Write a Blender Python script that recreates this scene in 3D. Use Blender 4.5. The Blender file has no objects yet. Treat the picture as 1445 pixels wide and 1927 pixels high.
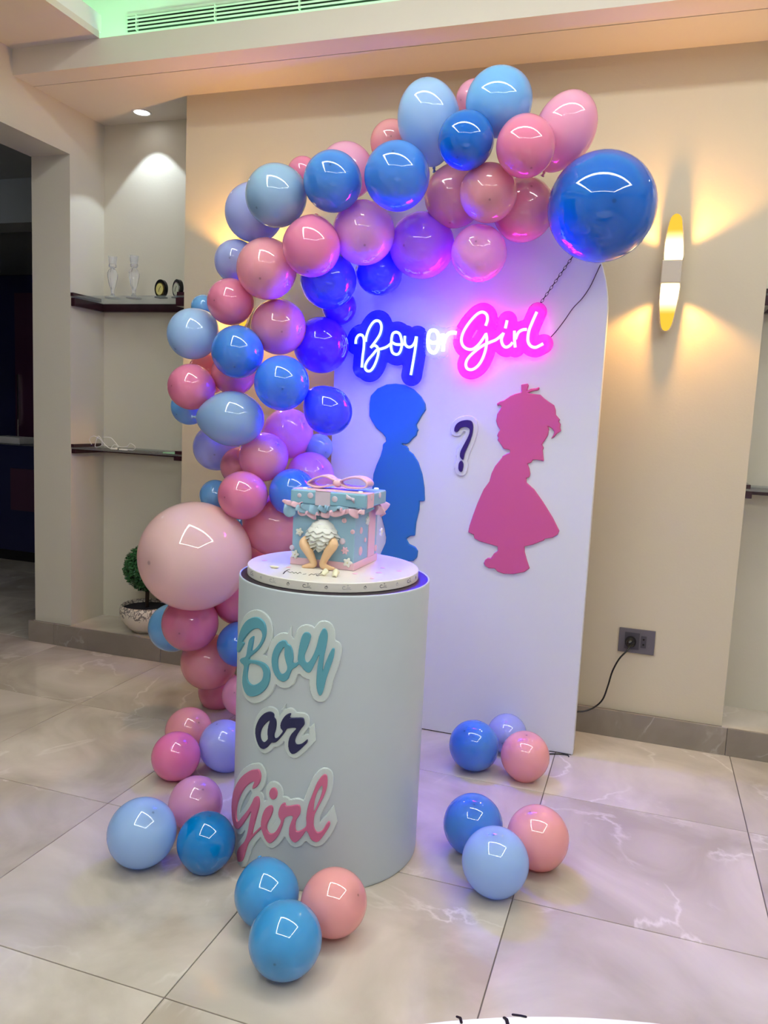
import bpy, bmesh, math, random
import numpy as np
from mathutils import Vector, Matrix, Quaternion
random.seed(7)
S = bpy.context.scene
COL = S.collection
PI = math.pi

# ------------------------------------------------------------------ camera
FPX, CX, CY = 1482.0, 722.5, 963.5
CAM = np.array([0.0, 0.0, 1.57])
def _n(v): v = np.array(v, float); return v/np.linalg.norm(v)
dY = _n([501.5, -160.5, FPX]); _up = -_n([-549, 11940, FPX])
UP = _n(_up - dY*np.dot(_up, dY)); dX = np.cross(dY, UP)
if dX[0] < 0: dX = -dX
RW = np.array([dX, dY, UP])                      # world = RW @ (right, down, forward)
cam = bpy.data.cameras.new('camera'); camo = bpy.data.objects.new('camera', cam); COL.objects.link(camo)
cam.sensor_fit = 'HORIZONTAL'; cam.sensor_width = 36; cam.lens = 36*FPX/1445
cam.clip_start = .02; cam.clip_end = 60
r_, d_, f_ = RW[:, 0], RW[:, 1], RW[:, 2]
camo.matrix_world = Matrix(((r_[0], -d_[0], -f_[0], CAM[0]), (r_[1], -d_[1], -f_[1], CAM[1]), (r_[2], -d_[2], -f_[2], CAM[2]), (0, 0, 0, 1)))
S.camera = camo
# ------------------------------------------------------------------ colour management, world
S.view_settings.view_transform = 'Standard'; S.view_settings.look = 'None'
S.view_settings.gamma = 1; S.view_settings.use_curve_mapping = False
S.view_settings.exposure = 0.40
w = bpy.data.worlds.new('world'); S.world = w; w.use_nodes = True
w.node_tree.nodes['Background'].inputs[0].default_value = (.5, .5, .55, 1)
w.node_tree.nodes['Background'].inputs[1].default_value = .02
# light levels
L_PROFILE = 17.5     # ceiling line lights
L_COVE = 11.0
L_SCONCE = 17.0
L_DOWN = 14.0
NEON_BLUE = (1.0, 1.7, 620.0)
NEON_PINK = (34.0, .8, 28.0)
NEON_WHITE = (1.5, 1.9, 4.2)

# ------------------------------------------------------------------ measuring helpers (photo pixel -> point on a real surface)
def ray(x, y): return RW @ np.array([x-CX, y-CY, FPX])
def onY(x, y, Y): d = ray(x, y); return CAM + (Y/d[1])*d
def onX(x, y, X): d = ray(x, y); return CAM + (X/d[0])*d
def onZ(x, y, z): d = ray(x, y); return CAM + ((z-CAM[2])/d[2])*d

# ------------------------------------------------------------------ materials
MATS = {}
def srgb(r, g, b):
    return tuple(((c/255)/12.92 if c/255 <= .04045 else ((c/255+.055)/1.055)**2.4) for c in (r, g, b))
def mat(name, col, rough=.5, metal=0, spec=.5, coat=0, emit=None, es=1, transl=0, noise=0, nscale=8, bump=0, bscale=60, alpha=1, trans=0, ior=1.45):
    if name in MATS: return MATS[name]
    m = bpy.data.materials.new(name); m.use_nodes = True; nt = m.node_tree; N = nt.nodes; L = nt.links
    b = N['Principled BSDF']; out = N['Material Output']
    c = (*col, 1)
    b.inputs['Base Color'].default_value = c; b.inputs['Roughness'].default_value = rough
    b.inputs['Metallic'].default_value = metal; b.inputs['Specular IOR Level'].default_value = spec
    b.inputs['Coat Weight'].default_value = coat; b.inputs['Alpha'].default_value = alpha
    b.inputs['Transmission Weight'].default_value = trans; b.inputs['IOR'].default_value = ior
    if emit is not None:
        b.inputs['Emission Color'].default_value = (*emit, 1); b.inputs['Emission Strength'].default_value = es
    tc = N.new('ShaderNodeTexCoord')
    if noise:
        n = N.new('ShaderNodeTexNoise'); n.inputs['Scale'].default_value = nscale; n.inputs['Detail'].default_value = 5
        L.new(tc.outputs['Object'], n.inputs['Vector'])
        mx = N.new('ShaderNodeMix'); mx.data_type = 'RGBA'
        mx.inputs[6].default_value = (*[v*(1-noise) for v in col], 1); mx.inputs[7].default_value = (*[min(1, v*(1+noise)) for v in col], 1)
        L.new(n.outputs['Fac'], mx.inputs[0]); L.new(mx.outputs[2], b.inputs['Base Color'])
    if bump:
        n2 = N.new('ShaderNodeTexNoise'); n2.inputs['Scale'].default_value = bscale; n2.inputs['Detail'].default_value = 4
        L.new(tc.outputs['Object'], n2.inputs['Vector'])
        bp = N.new('ShaderNodeBump'); bp.inputs['Strength'].default_value = bump; bp.inputs['Distance'].default_value = .01
        L.new(n2.outputs['Fac'], bp.inputs['Height']); L.new(bp.outputs['Normal'], b.inputs['Normal'])
    if transl:
        t = N.new('ShaderNodeBsdfTranslucent'); t.inputs[0].default_value = c
        ms = N.new('ShaderNodeMixShader'); ms.inputs[0].default_value = transl
        L.new(b.outputs[0], ms.inputs[1]); L.new(t.outputs[0], ms.inputs[2]); L.new(ms.outputs[0], out.inputs[0])
    MATS[name] = m; return m

def latex(name, col, transl=.28):
    """balloon latex: glossy, slightly translucent, thicker and darker at the nose"""
    m = bpy.data.materials.new(name); m.use_nodes = True; nt = m.node_tree; N = nt.nodes; L = nt.links
    b = N['Principled BSDF']; out = N['Material Output']
    tc = N.new('ShaderNodeTexCoord'); vl = N.new('ShaderNodeVectorMath'); vl.operation = 'DISTANCE'
    L.new(tc.outputs['Object'], vl.inputs[0]); vl.inputs[1].default_value = (0, 0, 1.04)
    rp = N.new('ShaderNodeValToRGB'); e = rp.color_ramp.elements
    dk = tuple(c*.5 for c in col); md = tuple(c*.78 for c in col)
    e[0].position = .0; e[0].color = (*dk, 1); e[1].position = .5; e[1].color = (*col, 1)
    x = e.new(.03); x.color = (*dk, 1); x = e.new(.055); x.color = (*md, 1)
    L.new(vl.outputs['Value'], rp.inputs[0]); L.new(rp.outputs[0], b.inputs['Base Color'])
    b.inputs['Roughness'].default_value = .05; b.inputs['Specular IOR Level'].default_value = .6; b.inputs['Coat Weight'].default_value = .6; b.inputs['Coat Roughness'].default_value = .03
    t = N.new('ShaderNodeBsdfTranslucent'); L.new(rp.outputs[0], t.inputs[0])
    ms = N.new('ShaderNodeMixShader'); ms.inputs[0].default_value = transl
    L.new(b.outputs[0], ms.inputs[1]); L.new(t.outputs[0], ms.inputs[2]); L.new(ms.outputs[0], out.inputs[0])
    MATS[name] = m; return m

def emis(name, col, s=1):
    if name in MATS: return MATS[name]
    m = bpy.data.materials.new(name); m.use_nodes = True; nt = m.node_tree
    nt.nodes.remove(nt.nodes['Principled BSDF']); e = nt.nodes.new('ShaderNodeEmission')
    e.inputs[0].default_value = (*col, 1); e.inputs[1].default_value = s
    nt.links.new(e.outputs[0], nt.nodes['Material Output'].inputs[0]); MATS[name] = m; return m

def acrylic(name, col, clear, gloss=.06):
    m = bpy.data.materials.new(name); m.use_nodes = True; nt = m.node_tree; N = nt.nodes; L = nt.links
    N.remove(N['Principled BSDF']); out = N['Material Output']
    tr = N.new('ShaderNodeBsdfTransparent'); di = N.new('ShaderNodeBsdfDiffuse'); di.inputs[0].default_value = (*col, 1)
    tl = N.new('ShaderNodeBsdfTranslucent'); tl.inputs[0].default_value = (*col, 1)
    gl = N.new('ShaderNodeBsdfGlossy'); gl.inputs['Roughness'].default_value = .05
    a = N.new('ShaderNodeMixShader'); a.inputs[0].default_value = .5; L.new(di.outputs[0], a.inputs[1]); L.new(tl.outputs[0], a.inputs[2])
    c = N.new('ShaderNodeMixShader'); c.inputs[0].default_value = clear; L.new(a.outputs[0], c.inputs[1]); L.new(tr.outputs[0], c.inputs[2])
    g = N.new('ShaderNodeMixShader'); g.inputs[0].default_value = gloss; L.new(c.outputs[0], g.inputs[1]); L.new(gl.outputs[0], g.inputs[2])
    L.new(g.outputs[0], out.inputs[0]); MATS[name] = m; return m

WALL = mat('wall_paint', (.60, .53, .40), .75, noise=.03, nscale=2, bump=.05, bscale=90)
WALL2 = mat('wall_paint_side', (.62, .585, .49), .75, noise=.03, nscale=2, bump=.05, bscale=90)
CEIL = mat('ceiling_paint', (.68, .62, .54), .8, noise=.02, nscale=3)
CEILW = mat('cove_paint', (.80, .80, .76), .8)
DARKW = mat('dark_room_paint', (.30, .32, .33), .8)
BLACKG = mat('black_gloss', (.01, .01, .012), .15)
WOOD = mat('dark_wood', (.035, .012, .018), .22, noise=.4, nscale=20, coat=.3)
WHITE = mat('white_board', (.70, .71, .77), .42, noise=.02, nscale=3)
WHITEP = mat('white_plinth', (.50, .57, .61), .38, noise=.05, nscale=4, bump=.03, bscale=20)

def tile_mat(name, c1, c2, rough, veins=1.0, scale=1.0):
    m = bpy.data.materials.new(name); m.use_nodes = True; nt = m.node_tree; N = nt.nodes; L = nt.links
    b = N['Principled BSDF']
    g = N.new('ShaderNodeNewGeometry'); oi = N.new('ShaderNodeObjectInfo')
    mu = N.new('ShaderNodeMath'); mu.operation = 'MULTIPLY'; mu.inputs[1].default_value = 40; L.new(oi.outputs['Random'], mu.inputs[0])
    cb = N.new('ShaderNodeCombineXYZ'); L.new(mu.outputs[0], cb.inputs[0]); L.new(mu.outputs[0], cb.inputs[1])
    ad = N.new('ShaderNodeVectorMath'); L.new(g.outputs['Position'], ad.inputs[0]); L.new(cb.outputs[0], ad.inputs[1])
    n1 = N.new('ShaderNodeTexNoise'); n1.inputs['Scale'].default_value = 1.6*scale; n1.inputs['Detail'].default_value = 6; n1.inputs['Distortion'].default_value = 1.2
    L.new(ad.outputs[0], n1.inputs['Vector'])
    mx = N.new('ShaderNodeMix'); mx.data_type = 'RGBA'; mx.inputs[6].default_value = (*c1, 1); mx.inputs[7].default_value = (*c2, 1)
    rp = N.new('ShaderNodeValToRGB'); rp.color_ramp.elements[0].position = .35; rp.color_ramp.elements[1].position = .68
    L.new(n1.outputs['Fac'], rp.inputs[0]); L.new(rp.outputs[0], mx.inputs[0])
    # thin pale veins : |noise-.5| small
    n2 = N.new('ShaderNodeTexNoise'); n2.inputs['Scale'].default_value = 1.1*scale; n2.inputs['Detail'].default_value = 7; n2.inputs['Distortion'].default_value = .6
    ad2 = N.new('ShaderNodeVectorMath'); ad2.inputs[1].default_value = (7, 3, 1); L.new(ad.outputs[0], ad2.inputs[0]); L.new(ad2.outputs[0], n2.inputs['Vector'])
    s = N.new('ShaderNodeMath'); s.operation = 'SUBTRACT'; s.inputs[1].default_value = .5; L.new(n2.outputs['Fac'], s.inputs[0])
    ab = N.new('ShaderNodeMath'); ab.operation = 'ABSOLUTE'; L.new(s.outputs[0], ab.inputs[0])
    r2 = N.new('ShaderNodeValToRGB'); r2.color_ramp.elements[0].position = 0; r2.color_ramp.elements[0].color = (.55*veins,)*3+(1,)
    r2.color_ramp.elements[1].position = .010; r2.color_ramp.elements[1].color = (0, 0, 0, 1); L.new(ab.outputs[0], r2.inputs[0])
    n3 = N.new('ShaderNodeTexNoise'); n3.inputs['Scale'].default_value = 2.3*scale; L.new(ad.outputs[0], n3.inputs['Vector'])
    r3 = N.new('ShaderNodeValToRGB'); r3.color_ramp.elements[0].position = .44; r3.color_ramp.elements[1].position = .60; L.new(n3.outputs['Fac'], r3.inputs[0])
    mm = N.new('ShaderNodeMath'); mm.operation = 'MULTIPLY'; L.new(r2.outputs[0], mm.inputs[0]); L.new(r3.outputs[0], mm.inputs[1])
    m2 = N.new('ShaderNodeMix'); m2.data_type = 'RGBA'; m2.inputs[7].default_value = (.85, .8, .74, 1)
    L.new(mx.outputs[2], m2.inputs[6]); L.new(mm.outputs[0], m2.inputs[0]); L.new(m2.outputs[2], b.inputs['Base Color'])
    b.inputs['Roughness'].default_value = rough; b.inputs['Specular IOR Level'].default_value = .5
    bp = N.new('ShaderNodeBump'); bp.inputs['Strength'].default_value = .02; bp.inputs['Distance'].default_value = .02
    L.new(n3.outputs['Fac'], bp.inputs['Height']); L.new(bp.outputs['Normal'], b.inputs['Normal'])
    MATS[name] = m; return m
TILE = tile_mat('polished_tile', (.45, .395, .325), (.68, .61, .535), .07)
BASET = tile_mat('skirting_tile', (.24, .205, .17), (.30, .26, .22), .28, .6, 2)
GROUT = mat('grout', (.16, .14, .125), .9)

# ------------------------------------------------------------------ object helpers
def link(o, parent=None):
    COL.objects.link(o)
    if parent is not None: o.parent = parent
    return o
def meta(o, label=None, cat=None, group=None, kind=None):
    if label: o['label'] = label
    if cat: o['category'] = cat
    if group: o['group'] = group
    if kind: o['kind'] = kind
    return o
def empty(name, loc=(0, 0, 0)):
    o = bpy.data.objects.new(name, None); o.location = Vector(loc); o.empty_display_size = .05; return link(o)
def meshobj(name, vs, fs, m, parent=None, smooth=True, loc=None):
    """vertices are world coordinates; loc (or the parent's location) becomes the object's origin"""
    me = bpy.data.meshes.new(name)
    off = np.array(loc if loc is not None else (0, 0, 0), float)
    poff = np.array(parent.location) if (parent is not None) else np.zeros(3)
    if parent is not None and parent.parent is not None: poff = poff + np.array(parent.parent.location)
    if parent is not None and loc is None: off = poff
    me.from_pydata([tuple(np.array(v, float)-off) for v in vs], [], [tuple(int(i) for i in f) for f in fs])
    me.update()
    if smooth: me.polygons.foreach_set('use_smooth', [True]*len(me.polygons))
    me.materials.append(m)
    o = bpy.data.objects.new(name, me); link(o, parent)
    o.location = Vector(off-poff)
    return o
class MB:
    def __init__(s): s.v = []; s.f = []
    def add(s, vs, fs):
        k = len(s.v); s.v += [tuple(v) for v in vs]; s.f += [tuple(i+k for i in f) for f in fs]; return s
    def box(s, a, b):
        x0, y0, z0 = a; x1, y1, z1 = b
        return s.add([(x0, y0, z0), (x1, y0, z0), (x1, y1, z0), (x0, y1, z0), (x0, y0, z1), (x1, y0, z1), (x1, y1, z1), (x0, y1, z1)],
                     [(0, 3, 2, 1), (4, 5, 6, 7), (0, 1, 5, 4), (1, 2, 6, 5), (2, 3, 7, 6), (3, 0, 4, 7)])
    def lathe(s, prof, c, n=48, ax=None, frac=1.0):
        vs = []; fs = []
        for (r, z) in prof:
            for i in range(n):
                a = 2*PI*i/n; vs.append((c[0]+r*math.cos(a), c[1]+r*math.sin(a), c[2]+z))
        for j in range(len(prof)-1):
            for i in range(n):
                k = (i+1) % n; fs.append((j*n+i, j*n+k, (j+1)*n+k, (j+1)*n+i))
        return s.add(vs, fs)
    def tube(s, pts, rad, n=8, closed=False, caps=True):
        P = [Vector(p) for p in pts]; m = len(P); R = rad if hasattr(rad, '__len__') else [rad]*m
        T = []
        for i in range(m):
            a = P[(i-1) % m] if (closed or i > 0) else P[i]; b = P[(i+1) % m] if (closed or i < m-1) else P[i]
            t = (b-a); T.append(t.normalized() if t.length > 1e-9 else Vector((0, 0, 1)))
        ref = Vector((0, 0, 1)) if abs(T[0].z) < .9 else Vector((1, 0, 0))
        u = T[0].cross(ref).normalized(); vs = []; fs = []
        for i in range(m):
            if i: q = T[i-1].rotation_difference(T[i]); u = (q @ u).normalized()
            w_ = T[i].cross(u)
            for k in range(n):
                a = 2*PI*k/n; vs.append(tuple(P[i]+(u*math.cos(a)+w_*math.sin(a))*R[i]))
        e = m if closed else m-1
        for i in range(e):
            j = (i+1) % m
            for k in range(n):
                l = (k+1) % n; fs.append((i*n+k, i*n+l, j*n+l, j*n+k))
        if caps and not closed:
            fs.append(tuple(reversed(range(n)))); fs.append(tuple((m-1)*n+k for k in range(n)))
        return s.add(vs, fs)
    def ball(s, c, r, n=16, m=10, sc=(1, 1, 1)):
        vs = [(c[0], c[1], c[2]-r*sc[2])]; fs = []
        for j in range(1, m):
            t = PI*j/m
            for i in range(n):
                a = 2*PI*i/n; vs.append((c[0]+r*sc[0]*math.sin(t)*math.cos(a), c[1]+r*sc[1]*math.sin(t)*math.sin(a), c[2]-r*sc[2]*math.cos(t)))
        vs.append((c[0], c[1], c[2]+r*sc[2])); L_ = len(vs)-1
        for i in range(n):
            k = (i+1) % n; fs.append((0, 1+k, 1+i)); fs.append((L_, L_-n+i, L_-n+k))
            for j in range(m-2): fs.append((1+j*n+i, 1+j*n+k, 1+(j+1)*n+k, 1+(j+1)*n+i))
        return s.add(vs, fs)
    def obj(s, name, m, parent=None, smooth=False, loc=None, bevel=0, seg=2):
        o = meshobj(name, s.v, s.f, m, parent, smooth, loc)
        if bevel:
            b = o.modifiers.new('bevel', 'BEVEL'); b.width = bevel; b.segments = seg; b.limit_method = 'ANGLE'
            o.data.polygons.foreach_set('use_smooth', [True]*len(o.data.polygons))
            wn = o.modifiers.new('wn', 'WEIGHTED_NORMAL')
        return o
def boxobj(name, a, b, m, parent=None, bevel=0):
    c = ((a[0]+b[0])/2, (a[1]+b[1])/2, min(a[2], b[2]))
    return MB().box(a, b).obj(name, m, parent, loc=c, bevel=bevel)
def struct(o): o['kind'] = 'structure'; return o

def smooth_path(P, n=6, closed=False):
    P = [np.array(p, float) for p in P]; m = len(P); out = []
    rng = m if closed else m-1
    for i in range(rng):
        p0 = P[(i-1) % m] if (closed or i > 0) else 2*P[0]-P[1]
        p1 = P[i]; p2 = P[(i+1) % m]; p3 = P[(i+2) % m] if (closed or i < m-2) else 2*P[-1]-P[-2]
        for k in range(n):
            t = k/n; out.append(.5*((2*p1)+(-p0+p2)*t+(2*p0-5*p1+4*p2-p3)*t*t+(-p0+3*p1-3*p2+p3)*t**3))
    if not closed: out.append(P[-1])
    return out

# ---- signed distance tools for cut-out letters and silhouettes (2-D, metres)
def seg_dist(GX, GY, A, closed=True):
    A = np.array(A); B = np.roll(A, -1, 0) if closed else A[1:]
    if not closed: A = A[:-1]
    d = np.full(GX.shape, 1e9); ins = np.zeros(GX.shape, bool)
    for (ax, ay), (bx, by) in zip(A, B):
        ex, ey = bx-ax, by-ay; L2 = ex*ex+ey*ey
        if L2 < 1e-14: continue
        t = np.clip(((GX-ax)*ex+(GY-ay)*ey)/L2, 0, 1)
        d = np.minimum(d, (GX-ax-t*ex)**2+(GY-ay-t*ey)**2)
        if closed:
            c = ((ay > GY) != (by > GY))
            with np.errstate(divide='ignore', invalid='ignore'): xi = ax+(GY-ay)*ex/(ey if ey else 1e-12)
            ins ^= (c & (GX < xi))
    d = np.sqrt(d)
    return np.where(ins, -d, d) if closed else d
def sdf_cut(loops, holes, off, step, mapfn, t, rnd, name, m, parent, t0=0.0, lines=(), back=False, extra=()):
    """plate cut to the outline: mapfn(u, v, height) -> world point. lines = (path, half width)"""
    allp = np.array([p for l in loops for p in l] + [p for l, r in lines for p in l] + [p for l in extra for p in l])
    lr = max([r for l, r in lines], default=0)
    lo = allp.min(0)-off-lr-2*step; hi = allp.max(0)+off+lr+2*step
    xs = np.arange(lo[0], hi[0], step); ys = np.arange(lo[1], hi[1], step); GX, GY = np.meshgrid(xs, ys, indexing='ij')
    D = np.full(GX.shape, 1e9)
    for l in loops: D = np.minimum(D, seg_dist(GX, GY, l))
    for l in holes: D = np.maximum(D, -seg_dist(GX, GY, l))
    for l, r in lines: D = np.minimum(D, seg_dist(GX, GY, l, False)-r)
    D = D-off
    for l in extra: D = np.minimum(D, seg_dist(GX, GY, l))
    D = np.where(np.abs(D) < 1e-9, 1e-9, D)
    vs = []; idx = {}; fs = []
    def vert(key, u, v, d):
        if key in idx: return idx[key]
        dd = min(-d/rnd, 1) if rnd > 0 else 1
        h = t0+(t-t0)*(1-.6*(1-math.sqrt(max(0, 1-(1-max(dd, 0))**2))))
        idx[key] = len(vs); vs.append(mapfn(u, v, h)); return idx[key]
    nb = {}
    def low(i, key, u, v):
        if key not in nb: nb[key] = len(vs); vs.append(mapfn(u, v, t0))
        return nb[key]
    nx, ny = D.shape; NEG = D < 0
    act = NEG[:-1, :-1] | NEG[1:, :-1] | NEG[:-1, 1:] | NEG[1:, 1:]
    for i, j in zip(*np.nonzero(act)):
        cs = [(i, j), (i+1, j), (i+1, j+1), (i, j+1)]; poly = []
        for k in range(4):
            a = cs[k]; b = cs[(k+1) % 4]; da = D[a]; db = D[b]
            if da < 0: poly.append((('c',)+a, xs[a[0]], ys[a[1]], da, False))
            if (da < 0) != (db < 0):
                q = da/(da-db); u = xs[a[0]]+(xs[b[0]]-xs[a[0]])*q; v = ys[a[1]]+(ys[b[1]]-ys[a[1]])*q
                poly.append((('e',)+min(a, b)+max(a, b), u, v, 0, True))
        ids = [vert(p[0], p[1], p[2], p[3]) for p in poly]
        if len(ids) >= 3: fs.append(ids)
        for k in range(len(poly)):
            p, q_ = poly[k], poly[(k+1) % len(poly)]
            if p[4] and q_[4] and p[0] != q_[0]:
                a0 = low(0, p[0], p[1], p[2]); b0 = low(0, q_[0], q_[1], q_[2])
                fs.append([ids[(k+1) % len(poly)], ids[k], a0, b0])
    if back:
        n0 = len(vs); top = [f for f in fs if len(f) >= 3]
    return meshobj(name, vs, fs, m, parent, smooth=False)

# ================================================================== ROOM SHELL
XL, YN, YB, XR0, XR1, ZC = -3.415, 4.05, 4.364, -2.615, .449, 3.293
ZB = .137                       # top of the tiled plinth course
# floor : grout bed + tiles
floor = struct(boxobj('floor', (-8.2, -3.4, -.08), (4.2, 7.4, -.004), GROUT))
px0, py0, pt = -.304, 1.662, .8
def tile(a, b, c, d):
    g = .0017
    m = MB(); e = .0012
    m.add([(a+g, c+g, -.004), (b-g, c+g, -.004), (b-g, d-g, -.004), (a+g, d-g, -.004),
           (a+g, c+g, -e), (b-g, c+g, -e), (b-g, d-g, -e), (a+g, d-g, -e),
           (a+g+e, c+g+e, 0), (b-g-e, c+g+e, 0), (b-g-e, d-g-e, 0), (a+g+e, d-g-e, 0)],
          [(0, 1, 5, 4), (1, 2, 6, 5), (2, 3, 7, 6), (3, 0, 4, 7), (4, 5, 9, 8), (5, 6, 10, 9), (6, 7, 11, 10), (7, 4, 8, 11), (8, 9, 10, 11)])
    o = m.obj('tile', TILE, floor, loc=((a+b)/2, (c+d)/2, 0))
    return o
for i in range(-9, 6):
    for j in range(-7, 8):
        a, b = px0+pt*i, px0+pt*(i+1); c, d = py0+pt*j, py0+pt*(j+1)
        a = max(a, -8.1); b = min(b, 4.1)
        if b-a < .05: continue
        if c >= YN-.03 and a > -3.9: continue
        if j == 2 and a > -4.3: d = min(d, 4.03)
        if d > 7.3 or c < -3.3: continue
        tile(a, b, c, d)
# back wall: niche back, projecting panel, next panel
wb = struct(boxobj('wall_back', (-3.7, YB, 0), (4.2, YB+.15, 4.1), WALL2))
wm = struct(boxobj('wall_back_panel', (XR0, YN, 0), (XR1, YB, ZC), WALL))
wm2 = struct(boxobj('wall_back_panel_right', (1.30, YN, 0), (4.0, YB, ZC), WALL))
# left wall with wide opening
wl = struct(boxobj('wall_left', (-3.70, YN, 0), (XL, YB+.15, 4.1), WALL2))
wl2 = struct(boxobj('wall_left_lintel', (-3.70, .9, 3.025), (XL, YN, 4.1), WALL2))
wl3 = struct(boxobj('wall_left_front', (-3.70, -3.4, 0), (XL, .9, 4.1), WALL2))
struct(boxobj('wall_right', (3.6, -3.4, 0), (3.8, 4.05, 4.1), WALL2))
struct(boxobj('wall_front', (-3.7, -3.4, 0), (3.8, -3.2, 4.1), WALL2))
# platforms under the niches
def niche_floor(name, a, b):
    o = struct(boxobj(name, (a, 4.0305, 0), (b, YB, ZB), TILE, bevel=.002)); return o
niche_floor('trim_1', XL, XR0-.0); niche_floor('trim_2', XR1, 1.30)
# tiled skirting pieces
bb = struct(boxobj('baseboard_back', (-3.72, 4.034, 0), (4.0, 4.0495, ZB-.003), GROUT))
x = -.327-.8*5
while x < 3.6:
    a, b = max(x+.001, -3.73), min(x+.799, 3.6)
    if b-a > .03: boxobj('tile', (a, 4.018, 0), (b, 4.034, ZB), BASET, bb, bevel=.0015)
    x += .8
bl = struct(boxobj('baseboard_left', (-3.716, 4.034, 0), (-3.70, YB, ZB), BASET))
# ceiling : lowered band, soffits, recessed tray
cl = struct(boxobj('ceiling', (-3.7, -3.4, 4.0), (4.2, YB+.2, 4.12), CEILW))
s1 = struct(boxobj('ceiling_band', (XL, 3.760, ZC), (4.0, YB, ZC+.05), CEIL))
s2 = struct(boxobj('ceiling_fascia', (XL, 3.607, ZC), (4.0, 3.754, ZC+.05), CEIL))
struct(boxobj('trim_3', (XL, 3.750, ZC+.008), (4.0, 3.764, ZC+.05), GROUT))
struct(boxobj('trim_4', (XL, 3.607, ZC+.05), (4.0, 3.622, 3.426), CEIL))      # fascia lip
struct(boxobj('trim_5', (XL, 3.860, ZC+.05), (4.0, 4.0, 4.0), CEILW))         # wall with the grille
sl = struct(boxobj('ceiling_left_soffit', (XL, -3.2, 3.426), (-2.855, 3.607, 3.46), CEIL))
struct(boxobj('trim_6', (-2.868, -3.2, 3.46), (-2.855, 3.622, 3.545), CEILW))
struct(boxobj('ceiling_right_soffit', (2.9, -3.2, 3.426), (3.6, 3.607, 3.46), CEIL))
struct(boxobj('ceiling_front_soffit', (-2.855, -3.2, 3.426), (2.9, -2.6, 3.46), CEIL))
# the darker room through the opening
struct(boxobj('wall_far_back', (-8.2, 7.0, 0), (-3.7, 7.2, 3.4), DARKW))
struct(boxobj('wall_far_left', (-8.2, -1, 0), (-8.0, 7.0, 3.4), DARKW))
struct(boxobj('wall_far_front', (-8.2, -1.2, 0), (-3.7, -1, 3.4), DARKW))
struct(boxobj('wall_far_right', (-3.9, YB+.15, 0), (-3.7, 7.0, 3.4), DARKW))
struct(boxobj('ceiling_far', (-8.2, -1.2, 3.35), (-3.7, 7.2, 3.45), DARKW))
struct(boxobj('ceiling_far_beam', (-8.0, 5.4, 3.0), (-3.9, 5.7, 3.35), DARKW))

# ================================================================== LIGHTS THE ROOM HAS, AND AN ADDED FILL LAMP
def strip(name, a, b, m, label, group=None):
    t = empty(name, ((a[0]+b[0])/2, (a[1]+b[1])/2, a[2])); meta(t, label, 'LED strip', group)
    MB().box(a, b).obj('diffuser', m, t)
    return t
GREEN = emis('cove_green', (.34, 1.0, .50), L_COVE)
COOL = emis('cove_white', (1.0, .97, .9), L_COVE*.6)
strip('led_strip', (-3.30, 3.640, ZC+.052), (3.5, 3.668, ZC+.066), GREEN, 'green tinted LED strip hidden behind the ceiling fascia over the back wall')
strip('led_strip', (-3.02, -3.0, 3.462), (-2.98, 3.55, 3.476), GREEN, 'green tinted LED strip hidden on the left ceiling soffit')
strip('led_strip', (3.02, -3.0, 3.462), (3.06, 3.55, 3.476), COOL, 'LED strip hidden on the right ceiling soffit')
# suspended LED profile frame in the tray (reflected in the balloons)
PROF = emis('profile_light', (.98, 1.0, .95), L_PROFILE)
fr = empty('profile_light', (0, .6, 3.78)); meta(fr, 'white rectangular LED profile light hanging in the ceiling tray', 'ceiling light')
ALU = mat('white_metal', (.8, .8, .8), .4)
x0, x1, y0, y1, zz = -2.0, 2.0, -1.2, 2.4, 3.78
for a, b in (((x0, y0), (x1, y0+.15)), ((x0, y1-.15), (x1, y1)), ((x0, y0+.15), (x0+.15, y1-.15)), ((x1-.15, y0+.15), (x1, y1-.15))):
    MB().box((a[0], a[1], zz), (b[0], b[1], zz+.02)).obj('diffuser', PROF, fr)
    MB().box((a[0], a[1], zz+.02), (b[0], b[1], zz+.06)).obj('housing', ALU, fr)
for cx_, cy_ in ((x0+.015, y0+.015), (x1-.015, y0+.015), (x0+.015, y1-.015), (x1-.015, y1-.015)):
    MB().tube([(cx_, cy_, zz+.06), (cx_, cy_, 4.0)], .002, 6).obj('cable', ALU, fr)
def lamp(name, kind, loc, energy, col, parent=None, **k):
    l = bpy.data.lights.new(name, kind); l.energy = energy; l.color = col
    for a, b in k.items(): setattr(l, a, b)
    o = bpy.data.objects.new(name, l); link(o, parent)
    o.location = Vector(loc) - (Vector(parent.location) if parent else Vector((0, 0, 0))); return o
def downlight(x, y, lab, e):
    t = empty('downlight', (x, y, ZC-.004)); meta(t, lab, 'downlight')
    MB().lathe([(.056, .004), (.056, -.003), (.046, -.004), (.044, .002)], (x, y, ZC-.001), 32).obj('rim', ALU, t, True)
    MB().lathe([(.0001, 0), (.045, 0)], (x, y, ZC-.0025), 32).obj('lens', emis('downlight_lens', (1, 1, 1), 9), t)
    lamp('bulb', 'SPOT', (x, y, ZC-.008), e, (.74, .88, 1.0), t, spot_size=math.radians(82), spot_blend=.12, shadow_soft_size=.02)
downlight(-3.028, 4.212, 'round recessed downlight glowing in the ceiling above the left shelf niche', L_DOWN)
downlight(.87, 4.212, 'round recessed downlight in the ceiling above the right shelf niche', L_DOWN)

t = empty('added_fill_lamp', (-5.6, 4.6, 3.3)); meta(t, 'unseen lamp added to brighten the darker room beyond the opening', 'ceiling light')  # unseen lamp, added to lift the light in the far room
MB().lathe([(.0001, -.06), (.12, -.05), (.15, -.01), (.15, .05)], (-5.6, 4.6, 3.3), 24).obj('shade', emis('fill_glow', (.8, .9, 1.0), 3.0), t, True)
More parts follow.
